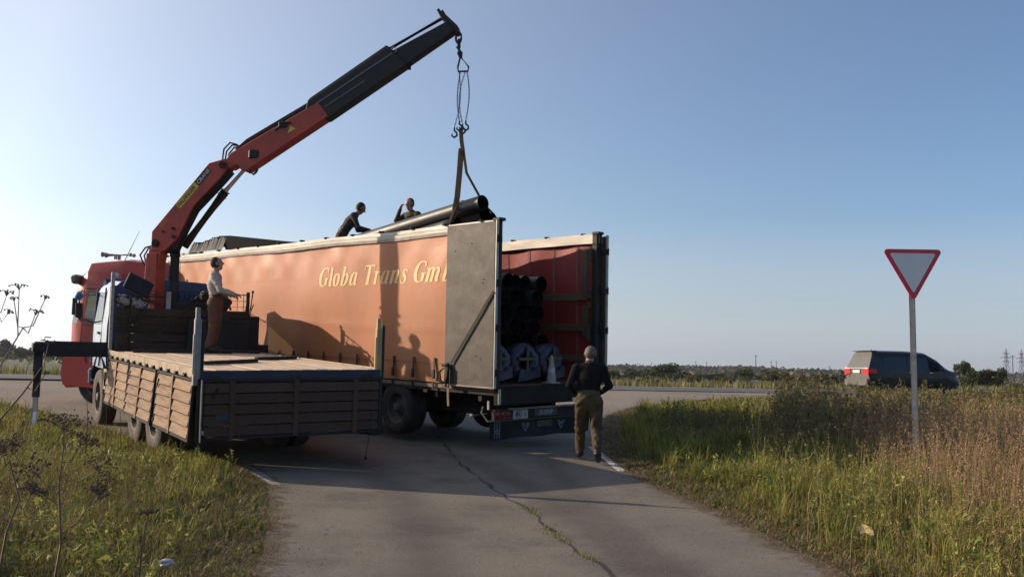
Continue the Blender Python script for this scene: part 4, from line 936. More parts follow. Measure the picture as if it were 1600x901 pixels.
mb = MB(); mb.prism([(1.05, 2.60), (1.46, 2.46), (1.44, 2.62), (1.2, 2.70)], (0, C0, 0), (0, 1, 0), (0, 0, 1), 2.0); part(mb, 'roof_visor', MATS['roof_blue'], body)
mb = MB(); mb.ball((-.85, C0+1.0, 2.76), .07, 10); part(mb, 'roof_lamp', lamp_wh, body, smooth=60)
mb = MB(); mb.box((0, C0+.5, 1.3), (2.0, .5, .4), bev=.05); mb.box((0, C0+.22, 1.75), (2.0, .12, .7), bev=.05); mb.box((0, C0+1.3, 1.5), (2.1, .25, .3), bev=.05); part(mb, 'cab_interior', seat_m, body)
# thin wire hanging from the tail board
mb = MB(); mb.tube([(2.35, -.09, DK-.6), (2.30, -.15, DK-.9), (2.22, -.22, .14)], .006, 5); mb.ball((2.22, -.22, .13), .025, 6); part(mb, 'hanging_wire', black_m)
# ------------------------------------------------------------------ loader crane
CB = Vector((-6.9, 17.1, 0)); BU = Vector((.98, -.2, 0)).normalized(); BN = Vector((BU.y, -BU.x, 0))
base_z = 1.15
crane = empty('loader_crane', Matrix.Translation((CB.x, CB.y, base_z)), 'red and black folding loader crane raised over the orange trailer', 'crane')
CO_ = Vector((CB.x, CB.y, base_z))
BU0 = Vector((.98, -.2, 0)).normalized(); EYE = Vector((0, 0, CAM_H))
def remap(s, z):
    """boom points were measured along one bearing; carry them along their sight line to the boom's own bearing"""
    d = CB+BU0*s+Vector((0, 0, z))-EYE; t = (CB-EYE).dot(BN)/d.dot(BN); P = EYE+d*t; return (P-CB).dot(BU), P.z
def cp(s, z, n=0.): s, z = remap(s, z); return CB+BU*s+BN*n+Vector((0, 0, z))-CO_
def part(mb, name, m, parent=None, smooth=None, weld=False): return mb.build(name, m, parent or crane, smooth, weld)
U_, V_ = BU, Vector((0, 0, 1))
def plate(poly, th, name, m, parent=None, n=0.):
    mb = MB(); mb.prism([remap(*q) for q in poly], CB-CO_+BN*n, U_, V_, th)
    me = mb.mesh(name, m); bm = bmesh.new(); bm.from_mesh(me)
    bmesh.ops.bevel(bm, geom=[e for e in bm.edges], offset=.012, segments=1, affect='EDGES'); bm.to_mesh(me); bm.free()
    return link(name, me, parent or crane)
mb = MB(); mb.box(cp(.02, 1.7), (.7, .7, 1.0), Matrix.Rotation(.6, 3, 'Z'), bev=.04); mb.tube([cp(.04, 2.1), cp(.04, 2.35)], .3, 20); part(mb, 'crane_base', steel_dk, smooth=30)
plate([(-.08, 2.2), (.19, 2.2), (.17, 3.55), (-.06, 3.55)], .30, 'column', red_m)
plate([(-.07, 3.3), (.18, 3.25), (.24, 3.62), (.12, 3.76), (-.02, 3.68)], .24, 'column_head', red_m)
mainb = plate([(.02, 3.60), (.02, 3.97), (1.14, 5.27), (1.47, 5.35), (1.55, 5.24), (1.50, 5.12), (1.35, 4.93), (.86, 4.44), (.68, 4.06), (.56, 3.82), (.30, 3.58)], .27, 'main_boom', red_m)
pin = lambda s, z, r, par, w=.34: part(MB().tube([cp(s, z, -w/2), cp(s, z, w/2)], r, 14), 'pivot_pin', steel_dk, par, 40)
for s, z, r in ((.12, 3.74, .07), (1.44, 5.22, .07), (.50, 3.86, .035), (.27, 3.96, .02), (.48, 4.02, .03)): pin(s, z, r, mainb)
plate([(.30, 3.56), (.52, 3.62), (.68, 3.98), (.88, 4.37), (1.38, 4.88), (1.58, 5.10), (1.50, 5.15), (.84, 4.47), (.66, 4.10), (.52, 3.86)], .16, 'boom_web', steel_dk)
# lift cylinder and knuckle cylinder
mb = MB(); mb.tube([cp(.49, 2.5), cp(.46, 3.55)], .085, 14); mb.tube([cp(.46, 3.5), cp(.45, 3.62)], .10, 14); part(mb, 'lift_cylinder', black_m, smooth=40)
mb = MB(); mb.tube([cp(.64, 3.70), cp(1.42, 4.72)], .085, 14); mb.tube([cp(1.37, 4.66), cp(1.44, 4.75)], .10, 14); part(mb, 'knuckle_cylinder', black_m, smooth=40)
mb = MB(); mb.tube([cp(1.42, 4.73), cp(2.03, 5.40)], .05, 12); part(mb, 'cylinder_rod', chrome, smooth=40)
mb = MB(); mb.box(cp(2.04, 5.42), (.22, .30, .17), bev=.02); part(mb, 'rod_eye', black_m)
outer = plate([(1.44, 5.28), (1.58, 5.46), (1.84, 5.60), (3.30, 6.38), (3.52, 6.10), (1.90, 5.10), (1.80, 5.13), (1.72, 5.24), (1.56, 5.16)], .25, 'outer_boom', red_m)
mb = MB(); mb.tube([cp(1.92, 5.10), cp(2.0, 5.06), cp(2.05, 5.1), cp(2.08, 5.16)], .022, 8); part(mb, 'stow_hook', black_m, outer)
plate([(1.60, 5.54), (1.86, 5.66), (3.12, 6.34), (3.05, 6.40), (1.84, 5.74)], .10, 'hose_guide', black_m, outer)
mb = MB()
for k in range(3): mb.tube([cp(2.45+.02*k, 5.86, .13), cp(2.62, 5.97+.02*k, .15), cp(2.78, 6.0, .13)], .012, 6)
mb.box(cp(2.62, 5.96, .13), (.16, .06, .10), bev=.01); part(mb, 'hose_bracket', black_m, outer)
casing = plate([(3.05, 6.20), (3.08, 6.40), (4.60, 7.37), (4.74, 7.30), (5.00, 7.02), (3.48, 6.05), (3.40, 6.05)], .24, 'boom_casing', black_m)
mb = MB(); mb.beam(cp(3.25, 6.33, .125), cp(4.72, 7.24, .125), .012, .03); mb.beam(cp(3.45, 6.28, .125), cp(4.2, 6.74, .125), .010, .02); part(mb, 'casing_rib', pm('rib_grey', (.10, .11, .12), rough=.4), casing)
plate([(3.05, 6.40), (3.10, 6.47), (4.58, 7.42), (4.66, 7.36)], .16, 'extension_cylinder', black_m, casing)
ext = plate([(4.70, 7.30), (5.72, 7.80), (5.90, 7.62), (4.95, 7.00)], .19, 'extension_arm', black_m)
mb = MB(); mb.tube([cp(4.60, 7.36), cp(5.62, 7.90)], .035, 10); part(mb, 'extension_rod', steel_dk, ext, 40)
plate([(5.52, 8.04), (5.57, 8.07), (5.60, 8.00), (5.64, 8.04), (5.68, 7.96), (5.93, 7.72), (5.97, 7.58), (5.90, 7.55), (5.78, 7.74), (5.62, 7.86)], .16, 'boom_tip', black_m, ext)
mb = MB(); mb.box(cp(5.02, 7.0), (.05, .04, .09)); part(mb, 'bracket', steel_dk, ext)
mb = MB(); a = [cp(4.74+.05*math.cos(t), 7.31+.05*math.sin(t), .1) for t in np.linspace(0, 6.28, 14)]; mb.tube(a, .008, 6, cap=False); part(mb, 'guide_ring', galv, ext)
# hoses at the knuckle and at the column head
for k in range(3):
    mb = MB(); n_ = -.1+.1*k; mb.tube([cp(1.40, 5.30, n_), cp(1.42, 5.50+.02*k, n_), cp(1.52+.01*k, 5.62+.02*k, n_), cp(1.68, 5.62, n_), cp(1.78, 5.54, n_)], .016, 7); part(mb, 'hydraulic_hose', black_m)
    mb = MB(); mb.tube([cp(-.02, 3.25, n_), cp(-.14, 3.36, n_), cp(-.18-.02*k, 3.52, n_), cp(-.12, 3.66, n_), cp(.03, 3.70, n_)], .016, 7); part(mb, 'hydraulic_hose', black_m)
# lettering along the main boom, on the camera side
dirb = (cp(1.14, 5.27)-cp(.02, 3.97)).normalized(); nb_ = Vector((-dirb.z*BU.x, -dirb.z*BU.y, dirb.dot(BU)))
def boom_text(t, size, s0, off, m, lift=.004, sp=1.0):
    me = text_mesh(t, size, m, 'lettering', offset=.002, spacing=sp); o = link('lettering', me, mainb)
    w = dirb.cross(nb_); sgn = 1
    Mx = Matrix((dirb, nb_, w)).transposed().to_4x4(); Mx.translation = cp(.02, 3.97)+dirb*s0+nb_*off+BN*(-0.0)
    camside = w.normalized(); Mx.translation += camside*(.135+lift); o.matrix_local = Mx; return o
yl = pm('decal_yellow', (.55, .42, .06), (.45, .36, .06), rough=.5, scale=20); wh_ = pm('decal_white', (.5, .5, .48), rough=.5)
wv = dirb.cross(nb_)
def decal(s0, s1, o0, o1, m, name):
    mb = MB(); c = cp(.02, 3.97)+wv*.1375
    mb.add([c+dirb*s0+nb_*o0, c+dirb*s1+nb_*o0, c+dirb*s1+nb_*o1, c+dirb*s0+nb_*o1], [(0, 1, 2, 3)]); return part(mb, name, m, mainb)
decal(.70, 1.26, -.155, -.03, yl, 'name_plate'); decal(1.27, 1.64, -.155, -.03, black_m, 'name_plate')
boom_text('PALFINGER', .105, .715, -.128, black_m, .005, .93); boom_text('CRANE', .105, 1.285, -.128, wh_, .005)
decal(.18, .38, -.12, -.02, pm('faded_decal', (.42, .11, .03), rough=.6), 'faded_label')
mb = MB(); q0 = cp(2.72, 5.80, 0); wv2 = BN if BN.y < 0 else -BN; q0 = q0+wv2*.129
mb.add([q0, q0+BU*.16+Vector((0, 0, .08)), q0+BU*.05+Vector((0, 0, .14))], [(0, 1, 2)]); part(mb, 'warning_triangle', yl, outer)
# stabiliser beam and leg on the near side
LD = FM.to_3x3() @ Vector((-1, 0, 0)); LD.normalize(); fwd_ = FM.to_3x3() @ Vector((0, 1, 0))
b0 = FM @ Vector((.3, 6.2, DK+.0)); b1 = FM @ Vector((-1.02, 6.2, DK+.02))
mb = MB(); mb.beam(b0-CO_, b1-CO_, .22, .27, bev=.01); beamo = part(mb, 'stabiliser_beam', black_m)
lp = FM @ Vector((-1.10, 6.2, DK+.02)); gz = g1(lp.x, lp.y)
mb = MB(); mb.tube([lp-CO_+Vector((0, 0, .12)), lp-CO_+Vector((0, 0, -.40))], .075, 14); mb.tube([lp-CO_+Vector((0, 0, -.38)), lp-CO_+Vector((0, 0, -.85))], .062, 14); mb.box(lp-CO_+Vector((0, 0, .02)), (.22, .22, .16), FM.to_3x3(), bev=.015); part(mb, 'leg_tube', black_m, beamo, 40)
mb = MB(); mb.tube([lp-CO_+Vector((0, 0, -.80)), Vector((lp.x, lp.y, gz+.06))-CO_], .045, 12); part(mb, 'leg_ram', chrome, beamo, 40)
mb = MB(); mb.tube([Vector((lp.x, lp.y, gz+.005))-CO_, Vector((lp.x, lp.y, gz+.07))-CO_], .16, 16); part(mb, 'foot_pad', steel_dk, beamo, 40)
mb = MB(); t_ = b1-CO_+Vector((0, 0, .14)); mb.tube([t_, t_+Vector((0, 0, .06)), t_+Vector((.09, .03, .06))], .01, 6); part(mb, 'pin_handle', steel_dk, beamo)
b2 = FM @ Vector((2.2, 6.2, DK)); b3 = FM @ Vector((3.0, 6.2, DK)); p3 = FM @ Vector((2.95, 6.2, DK))
mb = MB(); mb.beam(FM @ Vector((.3, 6.2, DK-.02))-CO_, b3-CO_, .20, .25, bev=.01); part(mb, 'stabiliser_beam', black_m)
gz = g1(p3.x, p3.y); mb = MB(); mb.tube([p3-CO_+Vector((0, 0, .1)), p3-CO_+Vector((0, 0, -.8))], .07, 12); mb.tube([p3-CO_+Vector((0, 0, -.8)), Vector((p3.x, p3.y, gz+.06))-CO_], .045, 12); mb.tube([Vector((p3.x, p3.y, gz+.005))-CO_, Vector((p3.x, p3.y, gz+.07))-CO_], .16, 16); part(mb, 'stabiliser_leg', black_m, None, 40)

# ------------------------------------------------------------------ chain set hanging from the hook
chain_m = pm('chain_steel', (.035, .035, .04), (.055, .05, .05), rough=.5, metal=.6)
r_ = remap(5.94, 7.56); T0 = CB+BU*r_[0]+Vector((0, 0, r_[1]))
chain = empty('chain_sling', Matrix.Translation(T0), 'four-legged chain sling with hooks hanging from the crane tip', 'chain')
def cpart(mb, name, sm=50): return mb.build(name, chain_m, chain, sm)
def ring(c, r, r2, ax, ay, t, sm=16):
    return MB().tube([Vector(c)+Vector(ax)*r*math.cos(a)+Vector(ay)*r2*math.sin(a) for a in np.linspace(0, 2*math.pi, sm)], t, 7, cap=False)
zax = Vector((0, 0, 1))
cpart(ring((0, 0, -.05), .05, .10, BU, zax, .022), 'shackle'); cpart(ring((.01, 0, -.17), .045, .09, BN, zax, .02), 'shackle')
mb = MB(); mb.tube([(0, 0, -.22), (.03, 0, -.33), (.05, 0, -.42)], [.05, .055, .03], 8); cpart(mb, 'swivel')
tri = [Vector((.04, 0, -.40)), Vector((.20, -.03, -.60)), Vector((.19, -.03, -.68)), Vector((.01, 0, -.68)), Vector((.0, 0, -.60)), Vector((.04, 0, -.40))]
cpart(MB().tube(tri, .018, 7), 'master_link')
ends = [(-.03, -1.72), (.06, -1.60), (.12, -1.66), (.18, -1.60)]
for k, (ex, ez) in enumerate(ends):
    sx_ = (.03, .05, .14, .18)[k]; dn = BN*(.03*(k-1.5)); p0 = BU*sx_+Vector((0, 0, -.70)); p1 = BU*ex+Vector((0, 0, ez)); mb = MB(); m_ = 26
    for i in range(m_):
        t = (i+.5)/m_; c = p0.lerp(p1, t)+BU*(.05*math.sin(t*math.pi)*(1, -1, -1.6, 1.2)[k])+dn*math.sin(t*math.pi); a, b, d = frame_from(p1-p0)
        if i % 2: a = b
        mb.tube([c+a*.011*math.cos(q)+d*.026*math.sin(q) for q in np.linspace(0, 6.283, 7)], .0052, 4, cap=False)
    cpart(mb, 'chain_leg')
    mb = MB(); mb.tube([p1, p1+Vector((0, 0, -.06)), p1+BU*.045+Vector((0, 0, -.10)), p1+BU*.05+Vector((0, 0, -.15)), p1+Vector((0, 0, -.185)), p1-BU*.045+Vector((0, 0, -.15)), p1-BU*.04+Vector((0, 0, -.11))], [.014, .018, .018, .02, .02, .016, .01], 7); cpart(mb, 'hook')
# ------------------------------------------------------------------ pipes
pipe_m = pm('black_pipe', (.014, .015, .017), (.02, .021, .023), rough=.5, scale=2, spec=.5, dirt=(.04, .037, .034), damt=.35)
pipe_in = pm('pipe_bore', (.008, .008, .009), rough=.9, spec=.1)
def pipe_mesh(L, r=.15, n=20):
    mb = MB(); mb.lathe([(r, 0), (r, L)], (0, 0, 0), (0, 1, 0), n); mb.cur = 1; mb.lathe([(r, L), (r*.90, L), (r*.90, 0), (r, 0)], (0, 0, 0), (0, 1, 0), n)
    return mb.mesh('black_pipe', [pipe_m, pipe_in], 40, weld=True)
def aim(o, p, q):
    d = (q-p).normalized(); a = Vector((0, 0, 1)); x = d.cross(a).normalized(); z = x.cross(d)
    Mx = Matrix((x, d, z)).transposed().to_4x4(); Mx.translation = p; o.matrix_world = Mx
PL = 4.3; pmh = pipe_mesh(PL, .138)
TP = lambda x, y, z: TM0 @ Vector((x, y, z))
lift = (((.95, 1.39, 3.17), 'upper near black pipe hanging in the crane sling over the trailer'), ((1.22, 1.63, 3.03), 'lower near black pipe hanging in the crane sling over the trailer'), ((1.52, 1.75, 2.95), 'far black pipe half hidden behind the two slung pipes'), ((.80, 1.9, 2.80), 'lowest near pipe of the slung bundle, behind the top rail'), ((1.08, 1.8, 2.70), 'lowest middle pipe of the slung bundle, behind the top rail'))
for (x, y, z), lab in lift:
    o = link('black_pipe', pmh); p = TP(x, y, z); q = TP(x+.03, y+PL, z-PL*.118); aim(o, p, q); tag(o, lab, 'pipe', 'pipes lifted in the sling')
ps = pipe_mesh(10.6); rows_ = 7; names = ['bottom', 'second', 'third', 'fourth', 'fifth', 'sixth', 'top']; cols_ = ['first', 'second', 'third', 'fourth', 'fifth', 'sixth', 'seventh']
for r in range(rows_):
    nc = 7 if r % 2 == 0 else 6
    for c in range(nc):
        x = .30+.302*c+(.151 if r % 2 else 0); z = .045+.152+r*.2625; y = 1.0+random.uniform(-.08, .16)
        o = link('black_pipe', ps); aim(o, TP(x, y, z), TP(x, y+10.6, z))
        tag(o, f'black pipe in the {names[r]} row of the trailer load, {cols_[c]} from the lettered curtain', 'pipe', 'pipes stacked in the trailer')
# webbing sling round the lifted pipes
sling_m = pm('sling_webbing', (.17, .10, .055), (.12, .075, .045), rough=.9, scale=20, dirt=(.06, .04, .03), damt=.5)
r_ = remap(6.03, 5.88); S0 = CB+BU*r_[0]+Vector((0, 0, r_[1])); slg = empty('webbing_sling', Matrix.Translation(S0), 'brown webbing sling choked round the lifted pipes', 'sling')
def rib(pts, w, wd, name):
    mb = MB(); wd = Vector(wd).normalized(); pts = [Vector(p)-S0 for p in pts]
    for s in (0, 1): mb.grid([[p-wd*w/2+BN*.006*s, p+wd*w/2+BN*.006*s] for p in pts])
    return mb.build(name, sling_m, slg)
def sp_(s, z, n=0.): s, z = remap(s, z); return CB+BU*s+BN*n+Vector((0, 0, z))
rib([sp_(6.03, 5.84), sp_(6.05, 5.6), sp_(6.08, 5.42), sp_(6.08, 5.30)], .075, BU, 'upper_loop')
pc = TP(.70, 1.75, 3.05); 
rib([sp_(6.05, 5.42), sp_(6.03, 5.0), sp_(6.00, 4.55), TP(.79, 1.95, 3.12), TP(.78, 1.95, 3.0), TP(.64, 1.95, 2.78)], .105, BU, 'near_leg')
rib([sp_(6.09, 5.42), sp_(6.16, 5.0), TP(1.30, 1.75, 3.22), TP(1.62, 1.8, 3.06)], .05, BU, 'far_leg')
mb = MB(); cc_ = [(x+.157*math.cos(t), z-.118*(1.95-y)+.157*math.sin(t)) for (x, y, z), _ in lift for t in np.linspace(0, 2*math.pi, 20)]
ang_ = lambda p: math.atan2(p[1]-2.9, p[0]-1.12); hull = []
for k in range(40):      # outline of the bundle: farthest point in each direction
    a_ = 2*math.pi*k/40; d_ = (math.cos(a_), math.sin(a_)); hull.append(max(cc_, key=lambda p: p[0]*d_[0]+p[1]*d_[1]))
loop = [Vector(TP(p[0], 1.95, p[1]))-S0 for p in hull+[hull[0]]]; fw = TM0.to_3x3() @ Vector((0, 1, 0))
mb.grid([[p-fw*.04, p+fw*.04] for p in loop]); mb.build('choke_loop', sling_m, slg)
mb = MB(); mb.box(Vector(sp_(6.05, 5.42))-S0, (.10, .05, .06), bev=.01); mb.build('choke_eye', sling_m, slg)

# ------------------------------------------------------------------ wrapped coils and a cone at the tail of the load
film = pm('blue_film', (.008, .014, .040), (.016, .025, .05), rough=.35, scale=7, detail=6, bump=.6, bscale=9, dirt=(.08, .085, .10), dscale=6, damt=.5)
labs = ['blue film-wrapped coil beside the near rear post', 'middle blue film-wrapped coil with a timber cross', 'blue film-wrapped coil behind the pale cone']
for k, x in enumerate((.42, 1.06, 1.72)):
    Mx = TM0 @ Matrix.Translation((x, .36, .045)) @ Matrix.Rotation((.05, -.08, .1)[k], 4, 'Z')
    c = empty('wrapped_coil', Mx, labs[k], 'coil', 'wrapped coils at the trailer tail')
    mb = MB(); ro, ri, h = .325, .13, .30; n = 28; rows = []
    prof = [(ri, .03), (ri+.05, 0), (ro-.05, -.01), (ro, .05), (ro, h-.05), (ro-.05, h), (ri+.05, h), (ri, h-.03)]
    for i in range(n+1):
        a = 2*math.pi*i/n; rr = 1+.035*math.sin(5*a+k)+.02*math.sin(11*a+2*k); rows.append([(r_*rr*math.cos(a), y_+.012*math.sin(7*a+i), .335+r_*rr*math.sin(a)) for r_, y_ in prof+[prof[0]]])
    mb.grid(rows); mb.build('film_wrap', film, c, 60)
    mb = MB(); mb.box((0, -.035, .335), (.045, .03, .56), bev=.004); mb.box((-.01, -.05, .40), (.40, .025, .05), bev=.004); mb.build('timber_cross', pm('cross_wood', (.13, .095, .06), (.09, .07, .045), rough=.9), c)
    mb = MB(); mb.prism([(-.24, .02), (.26, .10), (.24, .30), (.05, .20), (-.18, .24)], (0, -.07, .0), (1, 0, 0), (0, 0, 1), .012); mb.build('loose_film', film, c)
cone = empty('traffic_cone', TM0 @ Matrix.Translation((1.36, .06, .045)), 'pale tapered cone standing on the trailer floor edge', 'cone')
mb = MB(); mb.lathe([(.085, .02), (.075, .10), (.026, .46), (.018, .47), (.001, .47)], (0, 0, 0), (0, 0, 1), 20); mb.build('cone_body', pm('cone_pale', (.30, .29, .27), (.24, .23, .22), rough=.6, scale=9), cone, 40)
mb = MB(); mb.box((0, 0, .012), (.22, .22, .024), bev=.006); mb.build('cone_base', pm('cone_base', (.30, .28, .26), rough=.8), cone)
mb = MB(); mb.lathe([(.0685, .14), (.0555, .26)], (0, 0, 0), (0, 0, 1), 20); mb.build('cone_band', pm('cone_band', (.42, .42, .42), rough=.4), cone, 40)
# ------------------------------------------------------------------ people
def camo():
    if 'camouflage' in MATS: return MATS['camouflage']
    m = pm('camouflage', (.038, .026, .013), (.085, .058, .026), rough=.85, scale=8, detail=3, dirt=(.018, .015, .01), dscale=9, damt=1.0, bump=.3, bscale=60); return m
black_shirt = pm('black_shirt', (.008, .008, .009), (.013, .013, .014), rough=.95, spec=.1, bump=.3, bscale=50)
boots = pm('boots', (.018, .017, .016), rough=.5); belt_g = pm('belt_green', (.06, .065, .035), rough=.8)
grey_hair = pm('grey_hair', (.135, .115, .10), (.075, .06, .05), rough=.7, scale=40); dark_hair = pm('dark_hair', (.02, .015, .012), rough=.7, scale=40)
dgrey = pm('collar_grey', (.05, .045, .04), rough=.9)
# walking away, seen from behind
J = dict(pelvis=(0, 0, .93), waist=(0, .0, 1.05), chest=(0, -.01, 1.28), neck=(0, .01, 1.52), head=(.01, .03, 1.645),
 shL=(-.195, 0, 1.43), shR=(.195, 0, 1.43), elbL=(-.29, -.04, 1.17), elbR=(.29, -.03, 1.17), wriL=(-.20, .20, 1.05), wriR=(.19, .22, 1.07), palmL=(1, .3, 0), palmR=(-1, .3, 0),
 hipL=(-.095, 0, .92), hipR=(.095, 0, .92), kneeL=(-.115, .20, .51), kneeR=(.115, .04, .49), ankL=(-.115, .33, .115), ankR=(.125, -.24, .15), toeL=(-.13, .53, .08), toeR=(.14, -.07, .05))
wx, wy = 1.19, 13.5
person(mat_of(Vector((wx, wy, g1(wx, wy)+.005)), -.06) @ Matrix.Diagonal((1.03, .98, .98, 1)), J, [black_shirt, camo(), boots, grey_hair, belt_g, dgrey], 'grey-haired man in black top and camouflage trousers walking behind the trailer', hair=.001, baggy=1.08, collar=True)
# crane operator on the deck, facing right and looking up
J = dict(pelvis=(0, 0, .92), waist=(0, .01, 1.03), chest=(0, -.03, 1.27), neck=(0, -.02, 1.50), head=(0, .0, 1.63),
 shL=(-.18, 0, 1.41), shR=(.18, -.01, 1.40), elbL=(-.24, .03, 1.14), elbR=(.24, .12, 1.14), wriL=(-.16, .26, 1.08), wriR=(.20, .36, 1.08), palmL=(0, .2, -1), palmR=(0, .1, -1),
 hipL=(-.10, 0, .91), hipR=(.10, 0, .91), kneeL=(-.11, .03, .49), kneeR=(.11, .02, .49), ankL=(-.12, -.03, .09), ankR=(.12, -.05, .09), toeL=(-.14, .16, .04), toeR=(.14, .15, .04))
grey_shirt = pm('grey_shirt', (.42, .38, .33), (.34, .31, .27), rough=.9, bump=.3, bscale=40); brown_tr = pm('brown_trousers', (.125, .060, .034), (.09, .045, .028), rough=.9, scale=8, dirt=(.05, .035, .025), dscale=9, damt=.6)
OP = FM0 @ Vector((1.58, 5.02, .004))
person(mat_of(OP, -1.42), J, [grey_shirt, brown_tr, boots, dark_hair, boots, grey_shirt], 'man in grey shirt and brown trousers standing on the flatbed looking up', hair=.01, face=(0, 1, .28), baggy=1.15, wrinkle=(TR, SH))
# man bending over the load
J = dict(pelvis=(0, -.10, .90), waist=(0, -.05, 1.02), chest=(0, .08, 1.22), neck=(0, .22, 1.41), head=(0, .29, 1.53),
 shL=(-.18, .14, 1.34), shR=(.18, .14, 1.34), elbL=(-.22, .26, 1.09), elbR=(.22, .24, 1.08), wriL=(-.12, .48, 1.06), wriR=(.12, .48, 1.05), palmL=(0, .2, -1), palmR=(0, .2, -1),
 hipL=(-.10, -.10, .89), hipR=(.10, -.10, .89), kneeL=(-.12, .02, .49), kneeR=(.12, -.02, .49), ankL=(-.13, -.10, .09), ankR=(.13, -.12, .09), toeL=(-.14, .09, .05), toeR=(.14, .07, .05))
dk_shirt = pm('charcoal_shirt', (.035, .028, .027), (.05, .04, .038), rough=.9, bump=.3, bscale=40)
P1 = TP(1.20, 6.0, 1.99)
m1 = person(mat_of(P1, -1.35), J, [dk_shirt, camo(), boots, dark_hair, boots, dk_shirt], 'man in dark top bending over the load holding a strap end', hair=.012, face=(0, 1, -.45), baggy=1.12)
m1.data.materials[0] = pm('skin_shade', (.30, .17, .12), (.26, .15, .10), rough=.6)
# strap he holds
so_ = empty('loose_strap', mat_of(P1, -1.35), 'loose strap loop in the hands of the bending man', 'strap')
mb = MB(); mb.tube([(-.12, .55, 1.03), (-.05, .62, 1.08), (.0, .70, 1.02), (.02, .78, .88), (.0, .82, .72), (0, .70, .5), (0, .6, .2), (.0, .62, .03)], .014, 7); mb.build('hose_loop', black_m, so_, 50)
mb = MB(); mb.grid([[(x, .56-.10*t-.03*math.sin(t*2), 1.02-1.0*t) for x in (.08, .17)] for t in np.linspace(0, 1, 8)]); mb.build('strap', sling_m, so_)
# man behind, head and shoulders over the rail, hand to his face
J = dict(pelvis=(0, 0, .86), waist=(0, .01, .98), chest=(0, .02, 1.20), neck=(0, .05, 1.42), head=(0, .09, 1.55),
 shL=(-.18, .02, 1.33), shR=(.18, .02, 1.33), elbL=(-.27, .10, 1.10), elbR=(.24, .22, 1.20), wriL=(-.24, .30, 1.0), wriR=(.12, .25, 1.42), palmL=(0, .2, -1), palmR=(-1, 0, .2),
 hipL=(-.10, 0, .85), hipR=(.10, 0, .85), kneeL=(-.12, .10, .46), kneeR=(.12, .08, .46), ankL=(-.13, -.06, .09), ankR=(.13, -.08, .09), toeL=(-.14, .13, .05), toeR=(.14, .11, .05))
P2 = TP(1.90, 4.62, 1.985)
m2 = person(mat_of(P2, 2.55), J, [camo(), camo(), boots, dark_hair, boots, camo()], 'man in camouflage jacket on the load, only head and shoulders showing', hair=.01, face=(0, 1, -.1), baggy=1.1)
# ------------------------------------------------------------------ give way sign
sp0 = at(1431, 600, 13.0); sz = g1(sp0.x, sp0.y)
sgn = empty('road_sign', mat_of(Vector((sp0.x, sp0.y, sz)), 0, 0, -.008), 'red-bordered triangular give way sign on a galvanised pole', 'sign')
top = at(1430, 391, 13.0).z-sz; bot = at(1430, 466, 13.0).z-sz
mb = MB(); mb.tube([(0, .03, -.3), (0, .03, top-.08)], .043, 16); mb.build('pole', pm('sign_pole', (.62, .56, .46), (.46, .42, .35), rough=.6, metal=0., scale=9, dirt=(.20, .13, .07), dscale=5, damt=.6), sgn, 40)
def tri(r, rad, cz, n=8):
    pts = []; h = r*math.sqrt(3)/2; V = [(-r/2, cz+h/3*1.0), (r/2, cz+h/3*1.0), (0, cz-2*h/3)]
    for k in range(3):
        p = Vector(V[k]); a = Vector(V[k-1])-p; b = Vector(V[(k+1) % 3])-p; bis = (a.normalized()+b.normalized()).normalized(); c = p+bis*(rad/math.sin(math.pi/6))
        a0 = math.atan2(-(bis).y, -(bis).x)
        for i in range(n+1):
            t = a0+math.pi/3-2*math.pi/3*i/n; pts.append((c.x+rad*math.cos(t), c.y+rad*math.sin(t)))
    return pts
hh = top-bot; side = hh/.866*1.09; cz = top-hh/3-.01
mb = MB(); mb.prism(tri(side, .045, cz), (0, -.022, 0), (1, 0, 0), (0, 0, 1), .012); mb.build('border_plate', pm('sign_red', (.55, .03, .06), (.5, .03, .05), rough=.35, scale=5), sgn)
mb = MB(); mb.prism(tri(side*.765, .02, cz), (0, -.031, 0), (1, 0, 0), (0, 0, 1), .004); mb.build('inner_panel', pm('sign_white', (.62, .64, .66), (.57, .59, .61), rough=.4, scale=5), sgn)
mb = MB(); [mb.box((0, .02, cz+d), (.14, .05, .03)) for d in (.12, -.16)]; mb.build('clamp', galv, sgn)

# ------------------------------------------------------------------ minivan on the main road
VP = at(1411, 617, 41.2); vz = .79
van = empty('minivan', mat_of(Vector((VP.x, VP.y, vz)), R_(14)-math.pi/2), 'dark grey minivan driving right along the main road', 'car')
vp = pm('van_paint', (.008, .010, .013), (.012, .014, .017), rough=.3, scale=2, spec=.35, dirt=(.035, .033, .03), dscale=1.5, damt=.3)
dusty = pm('dusty_paint', (.11, .105, .095), (.085, .08, .075), rough=.7, scale=3)
def part(mb, name, m, parent=None, smooth=None, weld=False): return mb.build(name, m, parent or van, smooth, weld)
def ring_(y, w, zs, tum, rear=None):
    zb, z1, z2, z3, z4, z5 = zs; f = rear or (lambda z: 0)
    P = [(-w+.06, zb), (-w, z1), (-w, (z1+z2)/2), (-w+.02, z2), (-w+tum, z3), (-w+tum+.08, z4), (-w+tum+.25, z5), (0, z5+.02)]
    return [(x, y+f(z), z) for x, z in P]
B = (.30, .50, 1.08, 1.64, 1.84, 1.92)
rearf = lambda z: .04+.36*max(0, (z-1.08)/.84)+.05*max(0, (.7-z)/.4)
